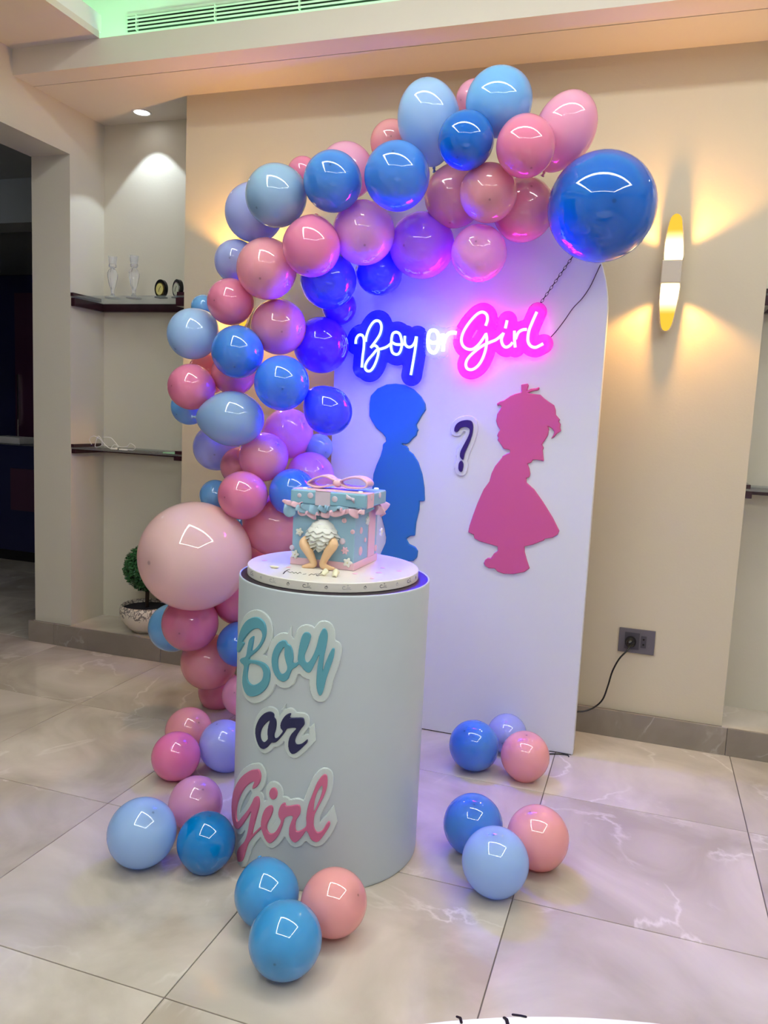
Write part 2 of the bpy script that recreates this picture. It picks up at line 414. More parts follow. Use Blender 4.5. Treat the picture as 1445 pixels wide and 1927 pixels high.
# wall sconces
def sconce_glow():
    m = bpy.data.materials.new('sconce_glass'); m.use_nodes = True; N = m.node_tree.nodes; L = m.node_tree.links
    N.remove(N['Principled BSDF']); tc = N.new('ShaderNodeTexCoord'); sp = N.new('ShaderNodeSeparateXYZ'); L.new(tc.outputs['Object'], sp.inputs[0])
    ab = N.new('ShaderNodeMath'); ab.operation = 'ABSOLUTE'; L.new(sp.outputs[2], ab.inputs[0])
    rp = N.new('ShaderNodeValToRGB'); e = rp.color_ramp.elements
    e[0].position = .13; e[0].color = (1.0, .82, .42, 1); e[1].position = .19; e[1].color = (.62, .37, .035, 1)
    L.new(ab.outputs[0], rp.inputs[0])
    st = N.new('ShaderNodeMapRange'); st.inputs[1].default_value = .12; st.inputs[2].default_value = .18; st.inputs[3].default_value = 3.2; st.inputs[4].default_value = 1.35
    L.new(ab.outputs[0], st.inputs[0])
    em = N.new('ShaderNodeEmission'); L.new(rp.outputs[0], em.inputs[0]); L.new(st.outputs[0], em.inputs[1]); L.new(em.outputs[0], N['Material Output'].inputs[0])
    return m
SG = sconce_glow(); SB = mat('sconce_metal', (.62, .55, .45), .45)
UPP = [(1250, 487), (1252, 455), (1260, 417), (1266, 405), (1274, 401), (1281, 405), (1284, 417), (1286, 470), (1284, 487), (1278, 490), (1256, 490)]
LOW = [(1243, 541), (1246, 530), (1255, 525), (1274, 526), (1279, 533), (1277, 552), (1269, 590), (1263, 611), (1256, 621), (1247, 620), (1243, 608), (1241, 575)]
def sconce(dx, lab):
    SX, SZ = .032+dx, 2.285
    t = empty('wall_sconce', (SX, 4.05, SZ)); meta(t, lab, 'wall lamp', 'wall lamps')
    MB().box((SX-.045, 3.955, SZ-.052), (SX+.045, 4.05, SZ+.052)).obj('bracket', SB, t, bevel=.006)
    for poly, nm in ((UPP, 'shade'), (LOW, 'shade')):
        l = [tuple(onY(px, py, 3.98)[[0, 2]]) for px, py in poly]; l = [(a+dx, b) for a, b in l]
        l = [tuple(p) for p in smooth_path(l, 3, True)]
        sdf_cut([l], [], .0, .004, lambda u, v, h: (u, 4.0-h, v), .028, .012, nm, SG, t)
        sdf_cut([l], [], .005, .004, lambda u, v, h: (u, 4.012-h, v), .016, .004, 'shade_frame', SB, t)
    for s, nm in ((1, 'bulb'), (-1, 'bulb')):
        b = lamp(nm, 'SPOT', (SX, 3.925, SZ+s*.055), L_SCONCE, (1.0, .50, .13), t, spot_size=math.radians(128), spot_blend=.35, shadow_soft_size=.018)
        b.rotation_euler = (0, 0, 0) if s < 0 else (PI, 0, 0)
sconce(0, 'glowing double-ended wall sconce right of the arch backdrop')
sconce(-2.23, 'matching glowing wall sconce half hidden behind the left of the balloon garland')

# ================================================================== CEILING GRILLE
vt = empty('air_vent', (-1.8, 3.86, 3.56)); meta(vt, 'long white slatted air conditioning grille high in the ceiling recess', 'vent')
VW = mat('vent_white', (.75, .8, .72), .5)
vx0, vx1, vz0, vz1 = -2.862, -.75, 3.560, 3.640
MB().box((vx0, 3.853, vz0), (vx1, 3.8595, vz1)).obj('backing', mat('vent_dark', (.06, .07, .06), .9), vt)
for a in ((vx0-.012, vz0-.012, vx1+.012, vz0), (vx0-.012, vz1, vx1+.012, vz1+.012), (vx0-.012, vz0, vx0, vz1), (vx1, vz0, vx1+.012, vz1)):
    MB().box((a[0], 3.846, a[1]), (a[2], 3.8595, a[3])).obj('frame', VW, vt)
for k in range(4):
    z = vz0+.004+k*.019
    m = MB(); m.add([(vx0, 3.834, z), (vx1, 3.834, z), (vx1, 3.852, z+.009), (vx0, 3.852, z+.009), (vx0, 3.834, z+.010), (vx1, 3.834, z+.010), (vx1, 3.852, z+.016), (vx0, 3.852, z+.016)],
        [(0, 3, 2, 1), (4, 5, 6, 7), (0, 1, 5, 4), (1, 2, 6, 5), (2, 3, 7, 6), (3, 0, 4, 7)]); m.obj('slat', VW, vt)
for x in (-2.80, -2.32, -1.84, -1.36, -.88): MB().box((x, 3.832, vz0), (x+.006, 3.853, vz1)).obj('divider', VW, vt)

# ================================================================== NICHE SHELVES
SGL = acrylic('shelf_glass', (.55, .62, .62), .80, .12)
def shelf(z, a, b, lab, zb=.045):
    t = empty('wall_shelf', ((a+b)/2, 4.2, z)); meta(t, lab, 'shelf')
    MB().box((a+.002, 4.052, z), (b-.002, YB-.002, z+.010)).obj('glass_panel', SGL, t)
    MB().box((a, YB-.045, z-zb), (b, YB, z-.0005)).obj('back_rail', WOOD, t, bevel=.002)
    MB().box((a, 4.055, z-zb), (a+.03, YB-.045, z-.0005)).obj('side_rail', WOOD, t, bevel=.002)
    MB().box((b-.06, 4.055, z-zb), (b, YB-.045, z-.0005)).obj('side_rail', WOOD, t, bevel=.002)
    MB().box((a, 4.052, z+.0105), (a+.02, YB-.05, z+.03)).obj('clip_rail', WOOD, t)
    MB().box((b-.05, 4.052, z+.0105), (b, YB-.05, z+.03)).obj('clip_rail', WOOD, t)
    return t
shelf(2.190, XL, XR0, 'dark wood and glass shelf holding crystal candlesticks in the left niche', .05)
shelf(1.268, XL, XR0, 'lower dark wood and glass shelf holding white cables in the left niche', .028)
shelf(2.190, XR1, 1.30, 'upper dark wood shelf at the right edge of the picture')
shelf(1.290, XR1, 1.30, 'brown wood shelf below in the right niche, at the picture edge', .035)
# crystal candlesticks
CR = mat('crystal', (.95, .97, 1), .03, trans=.85, ior=1.45, spec=.8)
def candlestick(x, lab):
    t = empty('candlestick', (x, 4.17, 2.2005)); meta(t, lab, 'candlestick', 'crystal candlesticks')
    z = 2.2005
    MB().lathe([(.0001, 0), (.047, 0), (.047, .006), (.018, .014), (.010, .03), (.012, .055)], (x, 4.17, z), 10).obj('foot', CR, t)
    MB().lathe([(.012, .055), (.020, .075), (.031, .125), (.033, .150), (.022, .172), (.012, .182)], (x, 4.17, z), 8).obj('stem', CR, t)
    MB().lathe([(.012, .182), (.024, .187), (.025, .200), (.022, .204), (.028, .252), (.025, .252), (.019, .206), (.0001, .204)], (x, 4.17, z), 10).obj('cup', CR, t)
candlestick(-3.20, 'left crystal candlestick on the upper niche shelf, nearest the corner')
candlestick(-3.045, 'right crystal candlestick on the upper niche shelf, nearer the small clocks')
# little oval desk clocks
GOLD = mat('gold', (.75, .55, .18), .25, 1); SILV = mat('silver', (.7, .7, .68), .2, 1)
def clock(x, face, lab, rz, bez):
    t = empty('desk_clock', (x, 4.16, 2.2005)); meta(t, lab, 'clock', 'small desk clocks')
    parts = []
    def disc(name, r, y0, y1, m, dz=0):
        vs = []; fs = []; n = 32
        for y in (y0, y1):
            for i in range(n):
                a = 2*PI*i/n; vs.append((x+r*.80*math.cos(a), 4.16+y, 2.2005+.055+dz+r*math.sin(a)))
        for i in range(n): k = (i+1) % n; fs.append((i, k, n+k, n+i))
        fs.append(tuple(range(n))); fs.append(tuple(reversed(range(n, 2*n))))
        o = meshobj(name, vs, fs, m, t, False); return o
    disc('body', .054, -.010, .012, BLACKG); disc('bezel', .040, -.014, -.010, bez, -.004); disc('face', .034, -.0155, -.014, face, -.004)
    MB().box((x-.030, 4.135, 2.2005), (x+.030, 4.185, 2.209)).obj('base', BLACKG, t, bevel=.002)
    MB().tube([(x, 4.143, 2.253), (x+.012, 4.143, 2.268)], .0012, 6).obj('hand', BLACKG, t)
    MB().tube([(x, 4.143, 2.253), (x-.004, 4.143, 2.236)], .0012, 6).obj('hand', BLACKG, t)
    t.rotation_euler = (0, 0, rz)
clock(-2.845, mat('clock_gold_face', (.62, .58, .22), .35), 'small oval black clock with a yellow gold dial on the upper niche shelf', -.15, GOLD)
clock(-2.73, mat('clock_pale_face', (.55, .58, .48), .35), 'small oval black clock with a pale dial, right end of the niche shelf', -.42, SILV)
# loose white cables on the lower shelf
CW = mat('cable_white', (.85, .84, .82), .45)
t = empty('charging_cable', (-3.1, 4.15, 1.279)); meta(t, 'tangled white charging cable lying on the lower niche shelf', 'cable')
cp = [(172, 838), (170, 828), (180, 822), (192, 830), (190, 840), (178, 842), (185, 826), (190, 823), (196, 836), (205, 848), (215, 838), (222, 842), (212, 848)]
cp2 = [(195, 824), (210, 825), (218, 834), (224, 842), (238, 842), (246, 836), (254, 842), (250, 848), (236, 848), (226, 850)]
for q in (cp, cp2):
    P = []
    for px, py in q:
        p = onY(px, py, 4.14); P.append((p[0], 4.14-(p[2]-1.30)*.3, max(1.2815, p[2]+.005)))
    MB().tube(smooth_path(P, 6), .0022, 6).obj('cord', CW, t, True)
MB().box((-3.16, 4.10, 1.2785), (-3.12, 4.12, 1.288)).obj('plug', CW, t, bevel=.002)
MB().box((-3.09, 4.09, 1.2785), (-3.03, 4.10, 1.286)).obj('plug', CW, t, bevel=.002)
t = empty('booklet', (-2.72, 4.12, 1.279)); meta(t, 'thin green-edged booklet at the right end of the lower niche shelf', 'booklet')
MB().box((-2.76, 4.07, 1.2785), (-2.67, 4.2, 1.284)).obj('pages', mat('green_cover', (.28, .6, .36), .4), t)

# topiary in a patterned pot
t = empty('potted_topiary', (-2.93, 4.165, ZB)); meta(t, 'round green topiary in a white bowl pot on the niche ledge behind the pale balloon', 'plant')
POT = bpy.data.materials.new('pot_glaze'); POT.use_nodes = True
N = POT.node_tree.nodes; L = POT.node_tree.links; b = N['Principled BSDF']; b.inputs['Roughness'].default_value = .3
tc = N.new('ShaderNodeTexCoord'); vo = N.new('ShaderNodeTexVoronoi'); vo.feature = 'DISTANCE_TO_EDGE'; vo.inputs['Scale'].default_value = 38
ns = N.new('ShaderNodeTexNoise'); ns.inputs['Scale'].default_value = 14; mv = N.new('ShaderNodeMix'); mv.data_type = 'RGBA'; mv.inputs[0].default_value = .12
L.new(tc.outputs['Object'], mv.inputs[6]); L.new(tc.outputs['Object'], ns.inputs['Vector']); L.new(ns.outputs['Color'], mv.inputs[7]); L.new(mv.outputs[2], vo.inputs['Vector'])
lt = N.new('ShaderNodeMath'); lt.operation = 'LESS_THAN'; lt.inputs[1].default_value = .09; L.new(vo.outputs['Distance'], lt.inputs[0])
sp = N.new('ShaderNodeSeparateXYZ'); L.new(tc.outputs['Object'], sp.inputs[0]); ns2 = N.new('ShaderNodeTexNoise'); ns2.inputs['Scale'].default_value = 18; L.new(tc.outputs['Object'], ns2.inputs['Vector'])
ad = N.new('ShaderNodeMath'); ad.operation = 'MULTIPLY_ADD'; ad.inputs[1].default_value = .10; L.new(ns2.outputs['Fac'], ad.inputs[0]); L.new(sp.outputs[2], ad.inputs[2])
gt = N.new('ShaderNodeMath'); gt.operation = 'GREATER_THAN'; gt.inputs[1].default_value = .158; L.new(ad.outputs[0], gt.inputs[0])
ml = N.new('ShaderNodeMath'); ml.operation = 'MULTIPLY'; L.new(lt.outputs[0], ml.inputs[0]); L.new(gt.outputs[0], ml.inputs[1])
mx = N.new('ShaderNodeMix'); mx.data_type = 'RGBA'; mx.inputs[6].default_value = (.74, .68, .58, 1); mx.inputs[7].default_value = (.22, .2, .18, 1)
L.new(ml.outputs[0], mx.inputs[0]); L.new(mx.outputs[2], b.inputs['Base Color'])
pc = (-2.93, 4.165, ZB)
MB().lathe([(.0001, 0), (.075, 0), (.115, .03), (.155, .085), (.168, .135), (.160, .168), (.152, .174), (.146, .165), (.150, .13), (.13, .12)], pc, 40).obj('pot', POT, t, True)
MB().lathe([(.0001, .153), (.148, .150)], pc, 32).obj('soil', mat('soil', (.012, .012, .02), .8), t)
MB().tube([(-2.93, 4.165, ZB+.14), (-2.925, 4.165, ZB+.30)], .012, 8).obj('stem', mat('stem', (.05, .03, .02), .8), t, True)
fc = np.array((-2.925, 4.165, .545)); FR = .142
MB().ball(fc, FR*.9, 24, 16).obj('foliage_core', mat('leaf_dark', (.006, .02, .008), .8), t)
rng = np.random.RandomState(3); mb = MB()
for k in range(3600):
    d = rng.normal(size=3); d /= np.linalg.norm(d); p = fc+d*FR*(.88+.16*rng.rand()); a = rng.normal(size=3); u = np.cross(d, a); u /= np.linalg.norm(u); v_ = np.cross(d, u)
    n_ = d*.6+u*.5*rng.randn()*.6; L_ = .0105; W_ = .0055; q = u*L_+d*rng.rand()*.008
    mb.add([p-q, p+v_*W_+d*.002, p+q+d*.003, p-v_*W_+d*.002], [(0, 1, 2, 3)])
lf = mb.obj('leaves', mat('leaf_green', (.028, .13, .040), .35, noise=.5, nscale=50), t); lf['kind'] = 'stuff'

# ================================================================== DARK ROOM FURNITURE
NAVY = mat('navy_gloss', (.012, .014, .075), .3, coat=.15); PLUM = mat('plum_gloss', (.075, .025, .06), .3)
t = empty('tall_cabinet', (-6.2, 6.6, 0)); meta(t, 'tall glossy dark navy cabinet in the unlit room beyond the opening', 'cabinet')
MB().box((-7.6, 6.45, 1.13), (-4.2, 6.95, 2.78)).obj('upper_body', NAVY, t, bevel=.01)
MB().box((-6.10, 6.43, 1.14), (-4.3, 6.449, 2.6)).obj('door', PLUM, t)
MB().box((-6.05, 6.40, 1.3), (-6.035, 6.43, 1.8)).obj('handle', SILV, t)
t = empty('sideboard', (-6.2, 6.2, 0)); meta(t, 'low glossy navy sideboard standing before the dark cabinet', 'cabinet')
MB().box((-7.8, 6.0, .10), (-4.2, 6.42, 1.12)).obj('body', NAVY, t, bevel=.01)
MB().box((-7.75, 6.03, 0), (-4.25, 6.4, .10)).obj('plinth', BLACKG, t)
MB().box((-5.75, 5.985, .5), (-5.0, 6.0, .9)).obj('door', PLUM, t)
t = empty('router', (-5.95, 6.2, 1.12)); meta(t, 'small white box with cables on the navy sideboard', 'electronics')
MB().box((-6.08, 6.1, 1.12), (-5.75, 6.3, 1.19)).obj('body', CW, t, bevel=.01)
MB().tube(smooth_path([(-6.2, 6.15, 1.125), (-6.14, 6.12, 1.15), (-6.08, 6.11, 1.14)], 5), .006, 6).obj('cord', CW, t, True)
MB().tube([(-5.9, 6.25, 1.19), (-5.9, 6.25, 1.36)], .008, 6).obj('antenna', SILV, t)
t = empty('pale_door', (-6.35, 5.9, 0)); meta(t, 'pale narrow door panel at the far left in the unlit room', 'door panel')
MB().box((-6.62, 5.9, 1.13), (-6.17, 5.95, 2.25)).obj('panel', mat('pale_panel', (.35, .37, .36), .5), t)

# ================================================================== ARCH BACKDROP
AX0, AX1, AY = -1.52, -.222, 3.70
t = arch = empty('arch_backdrop', ((AX0+AX1)/2, AY, 0)); meta(t, 'tall white arch-topped backdrop board standing before the back wall', 'backdrop')
R_ = (AX1-AX0)/2; xc = (AX0+AX1)/2; zt = 2.05
out = [(AX0, .004), (AX1, .004)]+[(xc+R_*math.cos(a), zt+R_*math.sin(a)) for a in np.linspace(0, PI, 49)]
n = len(out); vs = [(x, AY, z) for x, z in out]+[(x, AY+.07, z) for x, z in out]
fs = [tuple(range(n)), tuple(reversed(range(n, 2*n)))]+[(i, n+i, n+(i+1) % n, (i+1) % n) for i in range(n)]
ob = meshobj('board', vs, fs, WHITE, t, False)
bv = ob.modifiers.new('b', 'BEVEL'); bv.width = .004; bv.segments = 2; bv.limit_method = 'ANGLE'; bv.angle_limit = .7
MB().box((AX0+.02, AY+.005, 0), (AX1-.01, AY+.06, .0035)).obj('foot_strip', BLACKG, t)

def Z(off, sc): return lambda pts: [(off[0]+x/sc, off[1]+y/sc) for x, y in pts]
def toY(pts, Y): return [tuple(onY(px, py, Y)[[0, 2]]) for px, py in pts]
planeY = lambda Y: (lambda u, v, h: (u, Y-h, v))
# boy / girl silhouettes
zb = Z((680, 710), 5.207)
BOY = zb([(340, 62), (430, 75), (520, 120), (590, 190), (630, 260), (635, 320), (600, 370), (575, 415), (545, 465), (550, 490), (563, 517), (550, 540), (545, 570), (510, 600), (470, 645), (440, 657), (405, 650), (405, 660), (445, 672), (465, 695), (470, 720), (510, 750), (560, 830), (600, 950), (620, 1080), (624, 1200), (618, 1212), (575, 1215), (570, 1300), (540, 1420), (528, 1550), (480, 1555), (445, 1580), (470, 1630), (530, 1660), (557, 1700), (550, 1760), (515, 1797), (400, 1810), (260, 1790), (190, 1730), (240, 1620), (245, 1570), (230, 1480), (205, 1380), (170, 1300), (110, 1220), (105, 1120), (112, 1060), (120, 950), (150, 860), (190, 770), (210, 700), (215, 655), (245, 628), (240, 590), (210, 550), (150, 500), (100, 420), (82, 380), (82, 260), (95, 180), (160, 110), (250, 70)])
l = toY(BOY, AY)
bs = sdf_cut([l], [], 0, .0045, planeY(AY-.0005), .010, .004, 'boy_silhouette', mat('blue_cutout', (.025, .17, .50), .5), None)
bs.location = (0, 0, 0); meta(bs, 'blue cut-out silhouette of a standing boy on the arch backdrop', 'cut-out')
g7 = Z((870, 710), 7.225); g8 = Z((870, 860), 7.225)
GIRL = g7([(800, 205), (800, 100), (890, 85), (905, 110), (885, 182), (930, 155), (1000, 150), (1045, 132), (1052, 160), (1030, 180), (960, 190), (895, 216), (960, 225), (1060, 235), (1120, 290), (1180, 335), (1250, 380), (1270, 440), (1275, 510), (1330, 575), (1312, 598), (1340, 640), (1330, 680), (1345, 730), (1290, 765), (1250, 815), (1205, 838), (1240, 780), (1252, 740), (1210, 690), (1163, 668), (1180, 710), (1165, 790), (1130, 850), (1085, 915), (1110, 960), (1095, 990), (1110, 1140), (1060, 1130), (1010, 1120), (960, 1125), (940, 1160), (887, 1177), (915, 1240), (925, 1310), (915, 1355), (875, 1370)]) + \
    g8([(875, 345), (980, 440), (1100, 610), (1230, 820), (1320, 1000), (1300, 1050), (1230, 1095), (1120, 1110), (1115, 1130), (1060, 1150), (960, 1190), (848, 1215), (850, 1290), (880, 1400), (917, 1510), (850, 1560), (700, 1590), (560, 1585), (480, 1555), (440, 1513), (360, 1510), (310, 1475), (293, 1440), (310, 1395), (350, 1367), (390, 1370), (430, 1310), (482, 1275), (482, 1215), (380, 1185), (240, 1145), (165, 1105), (155, 1055), (80, 1020), (100, 930), (150, 780), (210, 620), (290, 440), (370, 330)]) + \
    g7([(400, 1300), (450, 1200), (540, 1090), (545, 1070), (600, 1040), (648, 1022), (648, 990), (560, 970), (530, 920), (480, 850), (490, 820), (475, 790), (490, 750), (515, 715), (480, 660), (460, 590), (475, 500), (510, 440), (535, 395), (510, 378), (480, 390), (468, 358), (510, 330), (570, 310), (650, 255), (720, 225)])
l = toY(GIRL, AY)
gs = sdf_cut([l], [], 0, .0035, planeY(AY-.0005), .010, .003, 'girl_silhouette', mat('pink_cutout', (.62, .10, .27), .5), None)
meta(gs, 'pink cut-out silhouette of a girl in a flared dress on the arch backdrop', 'cut-out')
# question mark plaque
zq = Z((640, 560), 2.779)
Q1 = toY(zq([(601, 700), (601, 682), (612, 660), (635, 645), (665, 640), (688, 645), (698, 665), (697, 700), (685, 745), (668, 785), (655, 815), (648, 846), (640, 845), (630, 832), (632, 805), (650, 768), (668, 735), (680, 705), (678, 685), (660, 677), (640, 680), (628, 688), (618, 702)]), AY)
Q2 = toY(zq([(632, 853), (642, 856), (648, 872), (645, 895), (638, 911), (626, 905), (621, 890), (623, 868)]), AY)
Q1 = [tuple(p) for p in smooth_path(Q1, 3, True)]; Q2 = [tuple(p) for p in smooth_path(Q2, 3, True)]
INDIGO = mat('indigo', (.03, .008, .13), .45)
t = empty('question_mark', (-.72, AY, 1.4)); meta(t, 'indigo question mark on a white plaque between the two silhouettes', 'plaque')
sdf_cut([Q1, Q2], [], .021, .004, planeY(AY-.0005), .008, .002, 'backing', WHITE, t)
sdf_cut([Q1], [], 0, .002, planeY(AY-.0087), .014-.0087+.004, .001, 'question_stroke', INDIGO, t)
sdf_cut([Q2], [], 0, .002, planeY(AY-.0087), .014-.0087+.004, .001, 'question_dot', INDIGO, t)

# ================================================================== NEON SIGN
NY = 3.655
zn = Z((650, 580), 6.283); zg = Z((840, 560), 6.881)
nb = [zn(p) for p in (
    [(120, 420), (124, 372), (145, 328), (175, 314), (205, 328), (220, 380), (215, 480), (202, 580), (193, 700)],
    [(238, 395), (248, 330), (275, 250), (318, 178), (360, 148), (405, 160), (425, 220), (410, 300), (370, 370), (318, 440), (298, 468)],
    [(298, 462), (340, 440), (375, 460), (390, 510), (375, 590), (340, 680), (300, 735), (260, 742), (235, 715), (235, 675), (265, 615), (325, 545), (372, 492), (430, 478), (490, 455), (540, 415)],
    [(545, 350), (560, 300), (600, 283), (640, 305), (660, 365), (666, 430), (652, 500), (625, 540), (590, 545), (555, 522), (540, 470), (540, 420), (545, 350)],
    [(545, 400), (590, 425), (640, 430), (695, 425)],
    [(702, 328), (700, 395), (715, 440), (750, 460), (790, 445), (820, 400), (836, 335)],
    [(840, 335), (832, 430), (812, 560), (790, 690), (772, 790)])]
nw = [zn(p) for p in (
    [(1035, 258), (1075, 275), (1098, 330), (1100, 400), (1090, 470), (1060, 520), (1025, 522), (990, 490), (975, 420), (978, 330), (1000, 275), (1035, 258)],
    [(985, 385), (1030, 410), (1090, 395), (1130, 350)],
    [(1150, 300), (1158, 380), (1155, 450), (1152, 510)],
    [(1158, 420), (1180, 350), (1215, 305), (1255, 288), (1310, 292)])]
npk = [zg(p) for p in (
    [(507, 365), (530, 290), (522, 225), (480, 190), (430, 195), (370, 238), (290, 330), (222, 440), (193, 540), (212, 620), (270, 665), (340, 667), (410, 615), (465, 545), (505, 480)],
    [(510, 460), (522, 540), (507, 670), (462, 800), (400, 890), (330, 932), (270, 920), (250, 862), (280, 785), (370, 695), (470, 622), (560, 580), (650, 540), (740, 462)],
    [(740, 455), (712, 540), (728, 610), (770, 642), (820, 622), (858, 580)],
    [(785, 295), (762, 398)],
    [(880, 430), (880, 540), (890, 645)],
    [(892, 540), (930, 455), (985, 418), (1040, 412)],
    [(1170, 185), (1110, 320), (1065, 440), (1055, 560), (1090, 625), (1150, 645), (1210, 620), (1252, 597)])]
def word(name, paths, tubem, backm, label, off, rpx):
    w3 = [smooth_path([tuple(onY(px, py, NY)[[0, 2]]) for px, py in p], 6) for p in paths]
    allp = np.array([q for p in w3 for q in p]); c = allp.mean(0)
    t = empty('neon_sign', (c[0], NY, c[1])); meta(t, label, 'neon sign', 'neon words')
    for p in w3:
        MB().tube([(a, NY, b) for a, b in p], rpx, 8).obj('tube', tubem, t, True)
    sdf_cut([], [], off, .006, planeY(NY+.016), .006, .002, 'backing', backm, t, lines=[([tuple(q) for q in p[::2]]+[tuple(p[-1])], 0.0) for p in w3])
    for k in (0, len(allp)//2, len(allp)-1):
        MB().tube([(allp[k][0], NY+.015, allp[k][1]), (allp[k][0], AY-.001, allp[k][1])], .006, 8).obj('standoff', SILV, t)
    return t
word('neon', nb, emis('neon_blue', NEON_BLUE), acrylic('acrylic_blue_glow', (.008, .012, .95), .12), 'blue glowing neon word Boy on a backing with painted-in glow, left word of the sign', .052, .0062)  # blue glow on the clear backing is put into its colour
word('neon', nw, emis('neon_white', NEON_WHITE), acrylic('acrylic_white', (.8, .85, .9), .6), 'white glowing neon word or, the small middle word of the sign', .030, .0085)
word('neon', npk, emis('neon_pink', NEON_PINK), acrylic('acrylic_pink_glow', (.95, .02, .7), .2), 'pink glowing neon word Girl on a backing with painted-in glow, right word of the sign', .044, .0068)  # clear backing too, its pink glow painted in as tint
# chain and cord holding the sign
t = empty('chain', (-.62, 3.66, 2.15)); meta(t, 'thin dark chain running from the pink neon word up behind the blue balloon', 'chain')
A = onY(1014, 575, 3.672); B = onY(1078, 482, 3.69); nl = 15
dv = Vector(B-A); ln = dv.length/nl
for k in range(nl):
    c = Vector(A)+dv*((k+.5)/nl); u = dv.normalized(); w_ = u.cross(Vector((0, 1, 0))).normalized() if k % 2 else (u.cross(Vector((0, 1, 0))).normalized()*.35+Vector((0, 1, 0))*.9).normalized()
    P = [c+u*(ln*.62)*math.cos(a)+w_*(ln*.30)*math.sin(a) for a in np.linspace(0, 2*PI, 13)[:-1]]
    MB().tube(P, .0012, 5, closed=True).obj('chain_link', BLACKG, t, True)
q = [(1028, 643), (1045, 625), (1062, 603), (1078, 580), (1095, 562), (1110, 540), (1122, 515), (1130, 498)]
o = MB().tube(smooth_path([tuple(onY(a, b, 3.690)) for a, b in q], 5), .0022, 6).obj('sign_cable', mat('cable_dark', (.06, .03, .06), .5), None, True)
meta(o, 'thin dark cable curving from the pink neon word to the arch edge', 'cable')

# socket and power cord
t = empty('wall_socket', (.022, 4.05, .505)); meta(t, 'grey double socket plate with a black plug, low on the wall right of the arch', 'socket')
GP = mat('grey_plastic', (.12, .11, .13), .4); GP2 = mat('grey_plastic_dark', (.06, .055, .07), .45)
MB().box((-.064, 4.040, .443), (.108, 4.05, .566)).obj('plate', GP, t, bevel=.002)
MB().box((-.035, 4.037, .462), (.035, 4.040, .547)).obj('socket_insert', GP2, t)
MB().box((.042, 4.037, .475), (.068, 4.040, .535)).obj('socket_insert', GP2, t)
for z in (.492, .518): MB().ball((.055, 4.036, z), .0045, 8, 6).obj('socket_hole', BLACKG, t)
pw = empty('power_cord', (-.01, 4.0, .5)); meta(pw, 'black power cord plugged into the wall socket and drooping behind the arch', 'cord')
vs = MB(); nn = 20
rings = [(.0, 4.036, .027), (.0, 4.012, .026), (.0, 3.998, .018), (-.004, 3.985, .010)]
v = []; f = []
for k, (dx, y, r) in enumerate(rings):
    for i in range(nn): a = 2*PI*i/nn; v.append((-.006+dx+r*math.cos(a), y, .502+r*math.sin(a)))
for k in range(len(rings)-1):
    for i in range(nn): j = (i+1) % nn; f.append((k*nn+i, k*nn+j, (k+1)*nn+j, (k+1)*nn+i))
f.append(tuple(range((len(rings)-1)*nn, len(rings)*nn)))
meshobj('plug', v, f, BLACKG, pw)
q = [(1187, 1213, 3.985), (1180, 1224, 3.96), (1165, 1240, 3.95), (1152, 1264, 3.95), (1144, 1290, 3.95), (1134, 1316, 3.95), (1118, 1331, 3.94), (1100, 1338, 3.92), (1082, 1340, 3.90), (1060, 1350, 3.86), (1040, 1370, 3.85)]
MB().tube(smooth_path([tuple(onY(a, b, Y)) for a, b, Y in q], 6), .0042, 8).obj('cord', BLACKG, pw, True)
o = MB().tube(smooth_path([tuple(onZ(a, b, .003)) for a, b in ((1000, 1422), (1030, 1419), (1052, 1419), (1068, 1421), (1070, 1424))], 5), .003, 6).obj('floor_cable', BLACKG, None, True)
meta(o, 'short black cable on the floor at the foot of the arch', 'cable')

# ================================================================== PLINTH WITH LETTERING
PX, PY_, PR, PH = -1.018, 2.56, .336, 1.0
t = plinth = empty('cylinder_plinth', (PX, PY_, 0)); meta(t, 'white cylinder plinth with Boy or Girl lettering under the cake', 'plinth')
MB().lathe([(PR-.012, .004), (PR-.004, 0), (PR-.001, .004), (PR, .012), (PR, .994), (PR-.001, .999), (PR-.004, 1.0), (PR-.006, .999), (PR-.0065, .998), (PR-.0065, .990)], (PX, PY_, 0), 128).obj('body', WHITEP, t, True)
MB().lathe([(.0001, .9972), (PR-.0068, .9972), (PR-.0068, .985)], (PX, PY_, 0), 96).obj('top_disc', mat('black_top', (.02, .012, .02), .5), t)
def cyl_uv(px, py, r=PR):
    d = ray(px, py); a = d[0]**2+d[1]**2; ox, oy = CAM[0]-PX, CAM[1]-PY_
    bq = 2*(ox*d[0]+oy*d[1]); cq = ox*ox+oy*oy-r*r; disc = max(bq*bq-4*a*cq, 0)
    k = (-bq-math.sqrt(disc))/(2*a); p = CAM+k*d
    return (math.atan2(p[0]-PX, -(p[1]-PY_))*r, p[2])
def cyl_map(r0): return lambda u, v, h: (PX+(r0+h)*math.sin(u/PR), PY_-(r0+h)*math.cos(u/PR), v)
def onC(pts, closed=True, n=3): return [tuple(p) for p in smooth_path([cyl_uv(*p) for p in pts], n, closed)]
zB = Z((430, 1130), 6.021); zO = Z((470, 1310), 9.633); zG = Z((430, 1420), 6.568)
B_ = onC(zB([(150, 583), (132, 560), (136, 490), (152, 400), (185, 300), (240, 220), (310, 184), (370, 190), (420, 230), (446, 290), (448, 370), (425, 450), (380, 530), (325, 588), (272, 634), (268, 666), (330, 672), (400, 690), (450, 722), (485, 780), (492, 860), (470, 950), (420, 1020), (350, 1070), (280, 1082), (230, 1050), (200, 980), (190, 900), (200, 800), (208, 735), (180, 707), (163, 675), (180, 648), (228, 625), (245, 540), (262, 450), (285, 412), (313, 400), (305, 480), (292, 562), (330, 540), (378, 480), (408, 400), (398, 340), (365, 310), (310, 322), (255, 370), (210, 430), (190, 465), (207, 487)]))
